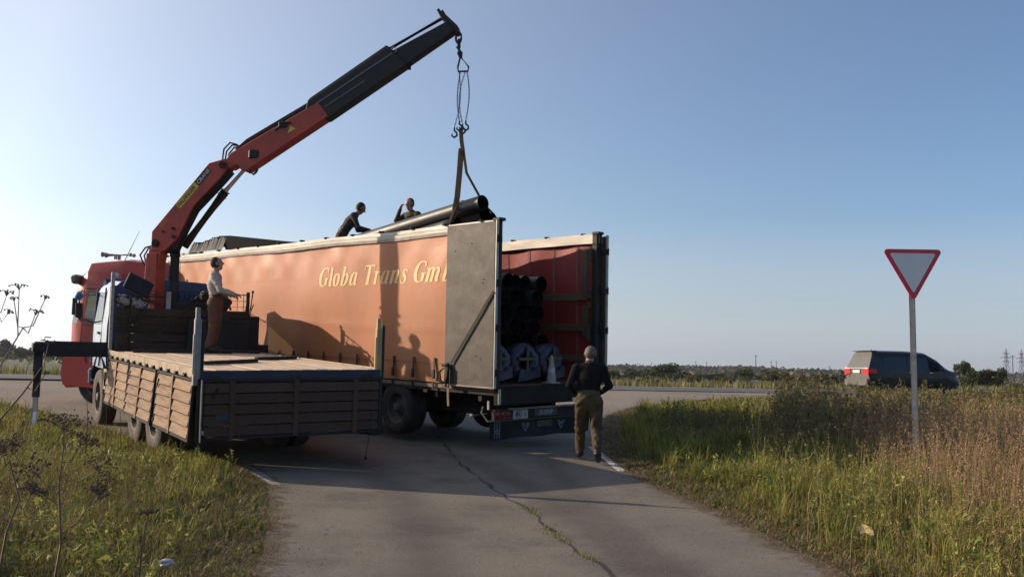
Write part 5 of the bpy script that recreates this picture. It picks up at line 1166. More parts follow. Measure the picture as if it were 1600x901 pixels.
st = [ring_(-2.42, .84, B, .14, rearf), ring_(-2.25, .91, B, .14, lambda z: .30*max(0, (z-1.08)/.84)), ring_(-1.70, .92, B, .13), ring_(-1.62, .92, B, .13), ring_(-.45, .92, (.28, .50, 1.08, 1.65, 1.85, 1.93), .13), ring_(-.36, .92, (.28, .50, 1.08, 1.65, 1.85, 1.93), .13), ring_(.62, .92, (.28, .50, 1.06, 1.62, 1.81, 1.88), .13),
 ring_(.70, .92, (.28, .50, 1.06, 1.60, 1.79, 1.86), .13), ring_(1.25, .915, (.28, .50, 1.06, 1.40, 1.52, 1.60), .10), ring_(1.62, .91, (.28, .5, 1.05, 1.14, 1.22, 1.28), .06), ring_(2.0, .89, (.28, .48, .98, 1.01, 1.04, 1.07), .05), ring_(2.30, .82, (.30, .46, .86, .88, .90, .92), .05), ring_(2.45, .68, (.34, .46, .74, .76, .78, .80), .05)]
def tg(j, i, s):
    if i == 3 and j in (3, 5): return 'side_window'
    if i == 3 and j in (1,): return 'quarter_window'
    if i == 3 and j in (7, 8): return 'front_window'
    if i in (5, 6) and j in (8,): return 'windscreen'
    if i in (5, 6) and j == 7: return 'windscreen'
    return 'body'
pa = loft(st, tg, {0: lambda i: 'rear_window' if i == 3 else ('tailgate' if i < 7 else None), len(st)-1: lambda i: 'body'})
body = part(pa['body'], 'body', vp, smooth=32, weld=True)
dirtglass = pm('dusty_rear_glass', (.10, .10, .095), (.085, .085, .08), rough=.45, scale=3)
part(pa['rear_window'], 'rear_window', dirtglass, body); part(pa['tailgate'], 'tailgate', dusty, body, smooth=40, weld=True)
for k in ('side_window', 'quarter_window'):
    for q in 'LR': part(pa[k+'|'+q], k, gl_dark, body)
[part(pa['front_window|'+q], 'front_window', glass('van_front_glass', (.55, .68, .66), clear=.75, ior=1.18), body) for q in 'LR']; part(pa['windscreen'], 'windscreen', glass('van_front_glass'), body, smooth=40, weld=True)
mb = MB(); mb.box((0, -1.98, 1.91), (1.36, .28, .03), bev=.012, rot=Matrix.Rotation(.05, 3, 'X')); part(mb, 'roof_spoiler', vp, body)
mb = MB(); mb.tube([(0, -1.6, 1.93), (0, -1.68, 2.02)], [.02, .006], 6); part(mb, 'roof_aerial', black_m, body)
mb = MB(); mb.box((0, -2.44, 1.12), (1.30, .03, .05), bev=.01); part(mb, 'chrome_strip', pm('van_chrome', (.6, .58, .52), rough=.3, metal=.6), body)
mb = MB(); mb.box((0, -2.425, .98), (.50, .02, .13), bev=.006); part(mb, 'number_plate', pm('plate_pale', (.62, .58, .48), (.55, .52, .44), rough=.5), body)
for s in (-1, 1):
    mb = MB(); mb.prism([(.40, .92), (.86, .80), (.90, 1.10), (.52, 1.13)] if s > 0 else [(-.40, .92), (-.52, 1.13), (-.90, 1.10), (-.86, .80)], (0, -2.405, 0), (1, 0, 0), (0, 0, 1), .05); mb.box((s*.915, -2.20, 1.0), (.03, .34, .18), bev=.012); part(mb, 'tail_lamp', pm('van_lamp', (.45, .02, .022), (.36, .02, .02), rough=.2), body)
    mb = MB(); mb.box((s*.63, -2.43, 1.125), (.42, .03, .05), bev=.01); part(mb, 'lamp_top', lamp_wh, body)
    mb = MB(); mb.box((s*.72, 2.18, .84), (.22, .30, .12), bev=.04); part(mb, 'headlight', lamp_wh, body)
    mb = MB(); mb.box((s*1.04, 1.12, 1.14), (.20, .12, .15), bev=.04); part(mb, 'door_mirror', vp, body)
    for y in (-.30, .78): mb = MB(); mb.box((s*.93, y, .98), (.02, .18, .035), bev=.008); part(mb, 'door_handle', chrome, body)
    mb = MB()
    for y in (-1.66, -.40, .66): mb.beam((s*.921, y, .35), (s*.905, y, 1.08), .012, .008)
    mb.beam((s*.922, -1.66, .45), (s*.922, .9, .45), .012, .03); part(mb, 'door_seam', black_m, body)
    for y in (-1.45, 1.50):
        mb = MB(); mb.grid([[(s*.925, y+r*math.cos(a), .34+r*math.sin(a)) for r in (.30, .40)] for a in np.linspace(0, math.pi, 15)]); part(mb, 'wheel_arch', black_m, body)
mb = MB(); mb.box((0, -2.43, .50), (1.66, .10, .30), bev=.05); part(mb, 'rear_bumper', dusty, body)
mb = MB(); mb.box((0, 0, .34), (1.6, 4.3, .1)); [mb.box((x, y, .85), (.5, .5, .7), bev=.08) for x in (-.42, .42) for y in (-1.1, -.1, .75)]; [mb.box((x, y-.22, 1.25), (.3, .12, .35), bev=.05) for x in (-.42, .42) for y in (-1.1, -.1, .75)]; part(mb, 'interior', seat_m, body)
for x, o in ((-.80, -1), (.80, 1)):
    for y in (-1.45, 1.50): wheel(van, x, y, .335, .335, .22, o)

# ------------------------------------------------------------------ litter
p = Vector((3.13, 7.97, 0)); mb = MB(); rows = []
for i in range(6):
    rows.append([(-.08+.032*i, -.05+.02*k+.02*math.sin(i), .012*math.sin(i*1.2+k)+.05*(k/5)**2+.02*i/5) for k in range(6)])
mb.grid(rows); lf = mb.build('fallen_leaf', pm('yellow_leaf', (.72, .55, .25), (.62, .45, .18), rough=.7, scale=12), None, 60); lf.matrix_world = Matrix.Translation((p.x, p.y, .16)) @ Matrix.Rotation(.5, 4, 'X') @ Matrix.Scale(.7, 4); tag(lf, 'large pale yellow leaf lying in the right verge near the road', 'leaf')
mb = MB(); rows = []
for i in range(12):
    rows.append([(.13*math.cos(a)*math.sin(math.pi*(i+.3)/11.6)*(1+.3*math.sin(3*a+i)), .10*math.sin(a)*math.sin(math.pi*(i+.3)/11.6)*(1+.3*math.sin(2*a+i*1.7)), .07*math.cos(math.pi*i/11.)) for a in np.linspace(0, 6.283, 13)])
mb.grid(rows); bg_ = mb.build('plastic_bag', pm('bag_plastic', (.55, .56, .58), (.4, .41, .43), rough=.35, scale=12), None, 60); bg_.matrix_world = Matrix.Translation((-2.44, 6.6, .06)) @ Matrix.Scale(.45, 4); tag(bg_, 'crumpled white plastic bag in the grass of the left verge', 'bag')
# ------------------------------------------------------------------ grass and weeds
grass_m = pm('grass', (1, 1, 1), (.82, .82, .82), rough=.6, scale=.8, attr='Col', trans=.35, spec=.25)
def soup(name, verts, sizes, cols, mat, kind='stuff'):
    """verts (N,3) in face order; sizes per face"""
    me = bpy.data.meshes.new(name); n = len(verts); me.vertices.add(n); me.vertices.foreach_set('co', verts.astype(np.float32).ravel())
    me.loops.add(n); me.loops.foreach_set('vertex_index', np.arange(n, dtype=np.int32))
    st_ = np.concatenate([[0], np.cumsum(sizes)[:-1]]).astype(np.int32); me.polygons.add(len(sizes)); me.polygons.foreach_set('loop_start', st_)
    me.update(calc_edges=True)
    a = me.color_attributes.new('Col', 'FLOAT_COLOR', 'POINT'); c4 = np.concatenate([cols, np.ones((n, 1))], 1); a.data.foreach_set('color', c4.astype(np.float32).ravel())
    me.materials.append(mat); me.shade_smooth(); return me
def blades(base, h, w, ang, lean, col, tipcol=None, bend=.5):
    """ribbons of two segments; returns verts, sizes, cols"""
    n = len(base); d = np.stack([np.cos(ang), np.sin(ang), np.zeros(n)], 1); s = np.stack([-np.sin(ang), np.cos(ang), np.zeros(n)], 1)
    up = np.array([0, 0, 1.])
    m = base+up*(h*.55)[:, None]+d*(h*lean*.25)[:, None]; t = base+up*(h*np.sqrt(np.clip(1-(lean*.8)**2, .1, 1)))[:, None]+d*(h*lean)[:, None]
    a, b = base-s*(w/2)[:, None], base+s*(w/2)[:, None]; c, e = m+s*(w*.4)[:, None], m-s*(w*.4)[:, None]
    V = np.stack([a, b, c, e, e, c, t], 1).reshape(-1, 3)
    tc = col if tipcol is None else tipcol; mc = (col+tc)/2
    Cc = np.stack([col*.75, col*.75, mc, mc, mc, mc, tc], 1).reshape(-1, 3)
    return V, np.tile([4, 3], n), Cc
def sample(Y0, Y1, X0f, X1f, dens):
    n = int((Y1-Y0)*60*dens); y = rng.uniform(Y0, Y1, n); x = rng.uniform(-30, 30, n); m = (x > X0f(y)) & (x < X1f(y)); return x[m], y[m]
def gz_(x, y): return ground_z(x, y)+.0
def patch(x, y, s, k): return .5+.5*np.sin(x*s+1.7*np.sin(y*s*.8+k)+k)*np.cos(y*s*1.1+1.3*np.sin(x*s*.7-k))
C = lambda *a: np.array(a, float)
def mixc(a, b, t): return a[None]*(1-t[:, None])+b[None]*t[:, None]
out = {'v': [], 's': [], 'c': []}
def push(o, r): o['v'].append(r[0]); o['s'].append(r[1]); o['c'].append(r[2])
low = dict(v=[], s=[], c=[]); dry = dict(v=[], s=[], c=[])
green, yel, tan, dkb, olive = C(.11, .15, .028), C(.33, .29, .07), C(.46, .35, .18), C(.10, .065, .035), C(.12, .12, .035)
bands = [(2.2, 5, 1300), (5, 8, 1150), (8, 12, 760), (12, 17, 420), (17, 24, 190), (24, 34, 90), (34, 46, 45)]
for a, b, dn in bands:
    wf = max(1., (a+b)/2/8)
    # left verge
    x, y = sample(a, b, lambda y: -.72*y-1.5, lambda y: xl(y)+.10*rng.random(len(y)), dn)
    m = (y-.2*x < 35.6); x, y = x[m], y[m]
    if len(x):
        dr = xl(y)-x; p1 = patch(x, y, 1.1, 2.); p2 = patch(x, y, .55, 5.); r = rng.random(len(x))
        p3 = patch(x, y, 2.7, 9.); h = (.04+.06*np.clip(dr/.8, 0, 1)+.17*p1*p3*np.clip(dr/1.5, 0, 1))*rng.uniform(.4, 1.7, len(x))
        near = np.clip((7.5-y)/3, 0, 1)*np.clip((dr-.5)/1.5, 0, 1); h *= 1+.7*near
        t = np.clip(.32+.55*p2+rng.normal(0, .25, len(x)), 0, 1); col = mixc(green, yel, t)*(.72+.5*patch(x, y, 3.6, 4.))[:, None]
        br = (r < .24+.16*near)[:, None]; col = np.where(br, mixc(tan*.75, dkb, rng.random(len(x))), col)*rng.uniform(.7, 1.25, (len(x), 1))
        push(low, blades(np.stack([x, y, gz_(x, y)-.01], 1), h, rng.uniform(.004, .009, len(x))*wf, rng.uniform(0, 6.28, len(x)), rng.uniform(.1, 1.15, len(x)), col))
    # right verge
    x, y = sample(a, b, lambda y: xr(y)-.10*rng.random(len(y)), lambda y: .75*y+2, dn)
    m = (y-.2*x < 35.6); x, y = x[m], y[m]
    if len(x):
        dr = x-xr(y); p1 = patch(x, y, 1.2, 1.); p2 = patch(x, y, .6, 3.); r = rng.random(len(x))
        p3 = patch(x, y, 2.5, 6.); h = (.03+.06*np.clip(dr/.7, 0, 1)+.27*p1**1.2*p3*np.clip(dr/1.2, 0, 1))*rng.uniform(.4, 1.8, len(x))*np.where(y > 20, .75, 1)
        t = np.clip(.38+.5*p2+rng.normal(0, .25, len(x)), 0, 1); col = mixc(green, yel, t)*(.72+.5*patch(x, y, 3.3, 8.))[:, None]
        edge_ = np.clip(1-dr/.5, 0, 1); br = (r < .22+.5*edge_)[:, None]
        col = np.where(br, mixc(tan*.9, dkb, rng.random(len(x))), col)*rng.uniform(.7, 1.25, (len(x), 1))
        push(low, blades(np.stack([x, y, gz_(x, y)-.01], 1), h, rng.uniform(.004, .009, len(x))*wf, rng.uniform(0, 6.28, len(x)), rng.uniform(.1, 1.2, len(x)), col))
# long arching tufts
for side, n in (('L', 420), ('R', 900)):
    y = rng.uniform(3.5, 24, n); x = (xl(y)-.3-rng.gamma(1.6, 1.3, n)) if side == 'L' else (xr(y)+.35+rng.gamma(1.8, 1.1, n))
    for k in range(n):
        q = 22; bx = x[k]+rng.normal(0, .05, q); by = y[k]+rng.normal(0, .05, q); h = rng.uniform(.18, .48)*rng.uniform(.7, 1.2, q)*(.65 if side == 'L' else 1); c = mixc(green*1.1, yel*1.05, np.clip(rng.normal(rng.random(), .2, q), 0, 1))*rng.uniform(.8, 1.3)
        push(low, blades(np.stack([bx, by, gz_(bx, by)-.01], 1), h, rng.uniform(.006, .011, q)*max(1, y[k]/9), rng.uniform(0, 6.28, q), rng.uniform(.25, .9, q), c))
# low broad leaves (plantain, dandelion) close to the road
for side, n in (('L', 420), ('R', 620)):
    y = rng.uniform(3.2, 15, n); x = (xl(y)-.05-rng.gamma(1.5, .7, n)) if side == 'L' else (xr(y)+.05+rng.gamma(1.5, .6, n)); q = 5
    bx = np.repeat(x, q)+rng.normal(0, .02, n*q); by = np.repeat(y, q)+rng.normal(0, .02, n*q)
    c = mixc(C(.09, .13, .03), C(.26, .23, .07), rng.random(n*q))
    push(low, blades(np.stack([bx, by, gz_(bx, by)-.005], 1), rng.uniform(.07, .16, n*q), rng.uniform(.014, .032, n*q), rng.uniform(0, 6.28, n*q), rng.uniform(.6, 1.0, n*q), c))
# matted straw and dead stems lying along the road edges and through the verge
for side, n in (('L', 14000), ('R', 26000)):
    y = 3.2+rng.random(n)**1.3*22; d = rng.gamma(1.1, .8, n)-.12; x = xl(y)-d if side == 'L' else xr(y)+d
    push(low, blades(np.stack([x, y, gz_(x, y)+.012+.05*rng.random(n)*np.clip(d, 0, 1)], 1), rng.uniform(.03, .09, n), rng.uniform(.004, .007, n)*np.maximum(1, y/9), rng.uniform(0, 6.28, n), rng.uniform(1.2, 3., n), mixc(tan*.95, dkb*1.3, rng.random(n)**1.2)*rng.uniform(.6, 1.15, (n, 1))))
# tufts growing in the tar seam
q = 500; k = rng.integers(60, len(seam)*8-30, q); xs_ = np.array([p[0] for p in seam]); ys_ = np.array([p[1] for p in seam]); yy = rng.choice([9.7, 9.5, 8.6, 8.4, 8.1, 7.4], q)+rng.normal(0, .12, q); xx = np.interp(yy, ys_[::-1], xs_[::-1])+rng.normal(0, .04, q)
push(low, blades(np.stack([xx, yy, G(xx, yy)], 1), rng.uniform(.01, .04, q), np.full(q, .006), rng.uniform(0, 6.28, q), rng.uniform(.3, .9, q), mixc(green, tan, rng.random(q))))
# verge and crops beyond the main road
n = 26000; x = rng.uniform(-90, 130, n); v = 46.2+rng.gamma(1.3, 6.5, n); y = v+.2*x; m = np.abs(x) < .75*y+5; x, y, v = x[m], y[m], v[m]
col = mixc(C(.07, .115, .022), C(.26, .22, .08), np.clip(.25+.5*patch(x, y, .12, 1)+rng.normal(0, .2, len(x))-(v > 54)*.2, 0, 1))*rng.uniform(.7, 1.2, (len(x), 1))
push(low, blades(np.stack([x, y, G(x, y)-.06], 1), rng.uniform(.25, .75, len(x)), rng.uniform(.03, .09, len(x)), rng.uniform(0, 6.28, len(x)), rng.uniform(.1, .5, len(x)), col))
tag(link('grass', soup('grass', np.concatenate(low['v']), np.concatenate(low['s']), np.concatenate(low['c']), grass_m)), 'short mixed green and yellow grass on both verges', 'grass', kind='stuff')
# tall dry stalks with seed heads on the right
def dryline(y): return .28*y+1.45
def stalks(x, y, h, col, wide, nsp, spread, headlen, o, ssz):
    ok = (x > xr(y)+.15) | (x < xl(y)-.15); x, y, h, col = x[ok], y[ok], h[ok], col[ok]
    n = len(x); z = gz_(x, y)-.02; ang = rng.uniform(0, 6.28, n); lean = rng.uniform(.05, .38, n); wd = np.maximum(.0035, .0022*y/4)*wide
    b = np.stack([x, y, z], 1); push(o, blades(b, h, wd, ang, lean, col))
    d = np.stack([np.cos(ang), np.sin(ang), np.zeros(n)], 1)
    tip = b+np.array([0, 0, 1.])*(h*np.sqrt(np.clip(1-(lean*.8)**2, .1, 1)))[:, None]+d*(h*lean)[:, None]; mid = b+np.array([0, 0, 1.])*(h*.55)[:, None]+d*(h*lean*.25)[:, None]
    t = 1-rng.random((n, nsp))*headlen; c = mid[:, None]+(tip-mid)[:, None]*((t-.0))[:, :, None]; c = c+rng.normal(0, 1, (n, nsp, 3))*(spread*h[:, None, None])*(1.1-t)[:, :, None]**.7
    c = c.reshape(-1, 3); k = len(c); sz = rng.uniform(.6, 1.5, k)*ssz*np.repeat(np.maximum(1, y/11), nsp); e1 = rng.normal(0, 1, (k, 3)); e1 /= np.linalg.norm(e1, axis=1)[:, None]; e2 = rng.normal(0, 1, (k, 3)); e2 /= np.linalg.norm(e2, axis=1)[:, None]
    V = np.stack([c-e1*sz[:, None], c+e1*sz[:, None]*.6+e2*sz[:, None]*.45, c+e1*sz[:, None]*.6-e2*sz[:, None]*.45], 1).reshape(-1, 3)
    cc = np.repeat(np.repeat(col, nsp, 0)*rng.uniform(.75, 1.35, (k, 1)), 3, 0); o['v'].append(V); o['s'].append(np.full(k, 3)); o['c'].append(cc)
def zone(n, f0, f1, y0, y1, dens_fall=0):
    y = y0+(y1-y0)*rng.random(n)**.8; x = f0(y)+(f1(y)-f0(y))*rng.random(n); return x, y
x, y = zone(11000, lambda y: dryline(y)-.3, lambda y: .72*y+1.5, 5.0, 17.5); e = np.clip((x-dryline(y))/.9+.25+.4*patch(x, y, .9, 2), .12, 1); keep = rng.random(len(x)) < e*np.clip((y-2.5)/7, .4, 1)*(.35+.85*patch(x, y, 1.9, 5)); x, y, e = x[keep], y[keep], e[keep]
rise = np.clip((y-4)/6, .6, 1)
h = rng.uniform(.45, 1.0, len(x))*(.5+.5*e)*rise
stalks(x, y, h, mixc(C(.44, .30, .165), C(.22, .135, .07), rng.random(len(x))**1.5)*rng.uniform(.75, 1.2, (len(x), 1)), 1.0, 9, .035, .55, dry, .012)
x, y = zone(2500, lambda y: dryline(y)-1.6, lambda y: .72*y+1, 6, 22); stalks(x, y, rng.uniform(.35, .8, len(x)), mixc(tan, yel, rng.random(len(x))), 1., 6, .03, .5, dry, .010)
# leafy green and yellowing weeds among the dry stalks and in the verge
for n_, f0, f1, y0, y1 in ((420, lambda y: xr(y)+.5, lambda y: .62*y+1, 5.2, 13), (300, lambda y: -.66*y, lambda y: xl(y)-.5, 4.5, 13)):
    x, y = zone(n_, f0, f1, y0, y1); k_ = patch(x, y, .8, 3) > .42; x, y = x[k_], y[k_]
    stalks(x, y, rng.uniform(.18, .5, len(x)), mixc(C(.12, .17, .035), C(.36, .32, .09), rng.random(len(x))), 1.2, 16, .09, 1.3, dry, .028)
# taller dark weeds (mugwort, dock)
x, y = zone(1150, lambda y: .26*y+.6, lambda y: .40*y+1.6, 14.5, 21); m = rng.random(len(x)) < .35+.65*patch(x, y, 1.1, 7); x, y = x[m], y[m]
stalks(x, y, (.40+.78*rng.random(len(x))**1.4)*(.75+.4*patch(x, y, 1.7, 3)), mixc(C(.15, .105, .065), C(.17, .17, .065), rng.random(len(x))), 1.6, 34, .07, .9, dry, .02)
x, y = zone(2600, lambda y: .36*y+1., lambda y: .75*y+2, 17, 34); stalks(x, y, rng.uniform(.15, .5, len(x)), mixc(C(.12, .12, .04), C(.24, .17, .08), rng.random(len(x))), 1.4, 12, .05, .8, dry, .018)
x, y = zone(500, lambda y: .18*y-.2, lambda y: .30*y+.8, 13.5, 19); stalks(x, y, rng.uniform(.3, .75, len(x)), mixc(C(.06, .07, .025), C(.16, .12, .06), rng.random(len(x))), 1.2, 14, .06, .9, dry, .014)
# left foreground stems
x, y = zone(900, lambda y: -.70*y-1, lambda y: xl(y)-1.0, 3.6, 9); stalks(x, y, rng.uniform(.3, .75, len(x))*np.clip((y-2)/3, .6, 1), mixc(C(.20, .13, .07), C(.10, .09, .035), rng.random(len(x))), 1., 12, .04, .7, dry, .011)
x, y = zone(600, lambda y: -.75*y-1, lambda y: np.interp(y, YL, XL)-.6, 9, 20); stalks(x, y, rng.uniform(.2, .5, len(x)), mixc(tan, olive, rng.random(len(x))), 1., 6, .04, .7, dry, .010)
tag(link('dry_weeds', soup('dry_weeds', np.concatenate(dry['v']), np.concatenate(dry['s']), np.concatenate(dry['c']), grass_m)), 'tall dry tan grass and dark weeds around the sign', 'weeds', kind='stuff')

# loose stones and crumbs along the edges of the road and on the apron
n = 2600; y = 4+rng.random(n)**1.5*26; side = rng.random(n) < .5; d = rng.gamma(1.2, .22, n); x = np.where(side, xl(y)+d, xr(y)-d); far = rng.random(n) < .15; x = np.where(far, xl(y)+(xr(y)-xl(y))*rng.random(n), x); m = (x > xl(y)) & (x < xr(y)); x, y = x[m], y[m]; n = len(x)
sz_ = rng.uniform(.003, .009, n)*np.maximum(1, y/14); c = np.stack([x, y, G(x, y)+.001], 1); a0 = rng.uniform(0, 6.28, n); ring_ = [c+np.stack([np.cos(a0+k*2.09)*sz_, np.sin(a0+k*2.09)*sz_, np.zeros(n)], 1)*rng.uniform(.7, 1.3, (n, 1)) for k in range(3)]; tp_ = c+np.stack([rng.normal(0, .2, n)*sz_, rng.normal(0, .2, n)*sz_, sz_*rng.uniform(.6, 1.2, n)], 1)
V = np.stack([ring_[0], ring_[1], tp_, ring_[1], ring_[2], tp_, ring_[2], ring_[0], tp_], 1).reshape(-1, 3)
tag(link('gravel', soup('gravel', V, np.full(n*3, 3), np.repeat(mixc(C(.24, .21, .17), C(.10, .085, .065), rng.random(n)), 9, 0), pm('stone', (1, 1, 1), (.85, .85, .85), rough=.9, attr='Col'))), 'loose gravel scattered along the road edges', 'gravel', kind='stuff')
# ------------------------------------------------------------------ dried umbel plants in the left foreground
stem_m = pm('dry_stem', (.16, .11, .07), (.10, .07, .045), rough=.9, scale=12); head_m = pm('dry_heads', (.085, .055, .038), (.13, .085, .055), rough=.95, scale=30)
stem_l = pm('pale_stem', (.33, .27, .20), (.24, .19, .13), rough=.9, scale=12)
def umbel(pts_px, Ys, r0, heads, label, sm=stem_m, dense=True, rays=11):
    """pts_px: stem from ground to tip as pixel points with depth; heads: (fraction along stem, pixel tip, depth, size)"""
    P = [at(px, py, Y) for (px, py), Y in zip(pts_px, Ys)]; base = P[0].copy(); base.z = float(ground_z(np.array(base.x), np.array(base.y)))
    o = empty('dried_umbel', Matrix.Translation(base), label, 'dried plant', 'dried umbel plants in the left verge')
    pts = [Vector((0, 0, -.02))]+[p-base for p in P[1:]]
    mb = MB(); n = len(pts); mb.tube(pts, [r0*(1-.6*i/(n-1)) for i in range(n)], 6); mb.build('stem', sm, o, 50)
    for fr, tip, Y, size in heads:
        L = fr*(n-1); i = min(int(L), n-2); a = pts[i].lerp(pts[i+1], L-i); b = at(*tip, Y)-base
        mb = MB(); mid = a.lerp(b, .5)+Vector((0, 0, -.04)); mb.tube([a, mid, b], [r0*.5, r0*.4, r0*.3], 5)
        hb = MB(); d = (b-mid).normalized(); u, v, w = frame_from(d)
        for k in range(rays):
            t = 2.4*k; rr = size*math.sqrt((k+.5)/rays); e = b+d*size*.55*random.uniform(.7, 1.1)+(u*math.cos(t)+v*math.sin(t))*rr
            mb.tube([b, b.lerp(e, .5)+d*.01, e], [.0022, .0018, .0014], 4)
            for q in range(8 if dense else 2):
                c = e+Vector((random.gauss(0, 1), random.gauss(0, 1), random.gauss(0, .8)))*size*(.13 if dense else .07); hb.ball(c, random.uniform(.003, .0065)*(1 if dense else .55), 5)
        mb.build('branch', sm, o); hb.build('seed_head', head_m, o)['kind'] = 'stuff'
    return o
umbel([(60, 940), (95, 850), (92, 760), (100, 690)], [4.1]*4, .007, [(1., (100, 672), 4.1, .11), (.75, (150, 735), 4.05, .085), (.7, (55, 740), 4.2, .09), (.55, (20, 705), 4.2, .08), (.4, (150, 770), 4.0, .05), (.85, (125, 695), 4.15, .08)], 'tall dark dried umbel plant in the left foreground')
umbel([(-30, 930), (10, 830), (30, 780), (15, 720)], [3.9]*4, .006, [(1., (5, 708), 3.9, .07), (.6, (48, 772), 3.9, .06)], 'dark dried umbel cut by the left edge of the picture')
umbel([(-60, 745), (0, 655), (35, 615), (64, 575)], [3.6, 3.6, 3.6, 3.6], .006, [(1., (75, 540), 3.6, .035), (.75, (70, 585), 3.6, .02)], 'thin bare leaning stem before the stabiliser leg', stem_m, False, 6)
umbel([(-80, 720), (-20, 610), (10, 555), (36, 512)], [3.0]*4, .005, [(1., (22, 470), 3.0, .018), (1., (55, 492), 3.0, .03), (1., (70, 468), 3.0, .02), (.9, (30, 452), 3.0, .03)], 'pale branching dried stem against the sky at the left', stem_l, False, 6)
umbel([(-90, 600), (-30, 520), (-5, 478)], [2.9]*3, .004, [(1., (10, 462), 2.9, .028), (1., (12, 490), 2.9, .02)], 'pale dried twig at the very left edge against the sky', stem_l, False, 6)
umbel([(215, 915), (222, 850), (228, 815)], [5.0]*3, .006, [(1., (230, 805), 5.0, .05)], 'small dark dried umbel in the middle of the left verge')
for k, (px, yb, yt) in enumerate(((165, 705, 640), (135, 690, 628), (187, 720, 650))):
    umbel([(px, yb), (px+2, (yb+yt)/2), (px+1, yt)], [12.]*3, .008, [(1., (px+1, yt-4), 12., .04)], ['thin bare stalk in front of the front wheel of the flatbed', 'thin stalk nearest the stabiliser leg', 'thin stalk before the front drop board'][k], stem_m, False, 4)

# ------------------------------------------------------------------ bushes, trees and woods beyond the road
def leaf_cloud(lobes, n, sz, cA, cB, seed):
    r = np.random.default_rng(seed); per = []
    vol = np.array([l[3]*l[4]*l[5] for l in lobes]); k = r.choice(len(lobes), n, p=vol/vol.sum()); Lb = np.array(lobes)[k]
    d = r.normal(0, 1, (n, 3)); d /= np.linalg.norm(d, axis=1)[:, None]; rad = r.random(n)**.28*(1+r.normal(0, .06, n)); c = Lb[:, :3]+d*rad[:, None]*Lb[:, 3:6]
    e1 = r.normal(0, 1, (n, 3)); e1 /= np.linalg.norm(e1, axis=1)[:, None]; e2 = np.cross(e1, r.normal(0, 1, (n, 3))); e2 /= np.linalg.norm(e2, axis=1)[:, None]; s = (r.uniform(.6, 1.4, n)*sz)[:, None]
    V = np.stack([c-e1*s, c+e2*s*.6, c+e1*s, c-e2*s*.6], 1).reshape(-1, 3)
    col = mixc(cA, cB, np.clip(r.normal(.4, .3, n)+.25*np.sin(k*2.1), 0, 1)); return V, np.full(n, 4), np.repeat(col, 4, 0)
leafm = pm('foliage', (1, 1, 1), (.8, .8, .8), rough=.7, scale=.5, attr='Col', trans=.25, rnd=.15)
bark = pm('bark', (.06, .045, .035), rough=.9)
def tree_parts(seed, kind):
    r = random.Random(seed); lobes = []
    for k in range(11 if kind == 'bush' else 14):
        a = r.uniform(0, 6.28); d = r.uniform(.05, .78)
        if kind == 'bush': lobes.append((d*math.cos(a), d*math.sin(a), r.uniform(.18, .72)*(1.1-.4*d), r.uniform(.2, .42), r.uniform(.2, .42), r.uniform(.16, .30)))
        else: lobes.append((.75*d*math.cos(a), .75*d*math.sin(a), r.uniform(.28, .86)*(1.08-.25*d), r.uniform(.18, .34), r.uniform(.18, .34), r.uniform(.10, .2)))
    cA, cB = [(C(.032, .045, .014), C(.075, .085, .025)), (C(.05, .05, .018), C(.12, .10, .03)), (C(.028, .038, .014), C(.055, .065, .022))][seed % 3]
    V, s, c = leaf_cloud(lobes, 2600, .045, cA, cB, seed); crown = soup('crown', V, s, c, leafm)
    mb = MB(); mb.tube([(0, 0, 0), (.02, .01, .3), (0, .02, .6)], [.035, .028, .012], 8)
    for k in range(5):
        a = r.uniform(0, 6.28); z = r.uniform(.15, .4); mb.tube([(0, 0, z), (.2*math.cos(a), .2*math.sin(a), z+.18), (.42*math.cos(a), .42*math.sin(a), z+.3)], [.018, .012, .004], 6)
    return crown, mb.mesh('trunk', bark, 50)
TPART = {('bush', s): tree_parts(s, 'bush') for s in (1, 2, 3, 4)}; TPART.update({('tree', s): tree_parts(s+10, 'tree') for s in (1, 2, 3)})
def plant(kind, s, px, top, wpx, D, label, group):
    g = at(px, 580, D); z = g1(g.x, D); H_ = at(px, top, D).z-z; wd = wpx*D/FPX/2/.85
    o = empty(kind, Matrix.Translation((g.x, D, z-.1)) @ Matrix.Rotation(random.uniform(0, 6), 4, 'Z') @ Matrix.Diagonal((wd, wd, H_/.92, 1)), label, kind, group)
    c, t = TPART[(kind, s)]; link('crown', c, o); link('trunk', t, o)
bl = [(960, 574, 34, 165, 1, 'olive bush just right of the trailer post'), (992, 573, 44, 160, 2, 'brownish bush left of the big round dark bush'), (1047, 567, 78, 150, 3, 'big round dark bush across the main road'), (1080, 584, 40, 140, 4, 'low bush at the right foot of the big round bush'), (1108, 580, 44, 175, 2, 'small yellowish bush in the middle of the hedge gap'), (1132, 584, 40, 130, 1, 'low scrubby bush at the far road edge'), (1166, 575, 52, 170, 3, 'dark bush left of the tallest distant pole'), (1206, 576, 64, 180, 4, 'broad bush right of the tallest distant pole'), (1246, 583, 46, 160, 1, 'low bush between the poles and the minivan'), (1285, 580, 50, 150, 2, 'bush partly hidden by tall weeds left of the minivan'), (1320, 584, 44, 150, 3, 'bush right behind the rear of the minivan'), (1586, 596, 46, 120, 4, 'low bush at the right edge of the picture'), (930, 578, 40, 190, 2, 'bush behind the walking man and trailer post'), (1020, 588, 60, 110, 1, 'low weedy bush in front of the big round bush'), (1122, 590, 36, 70, 2, 'small brown bush on the far verge')]
for px, tp, w_, D, s, lab in bl: plant('bush', s, px, tp, w_, D, lab, 'bushes across the main road')
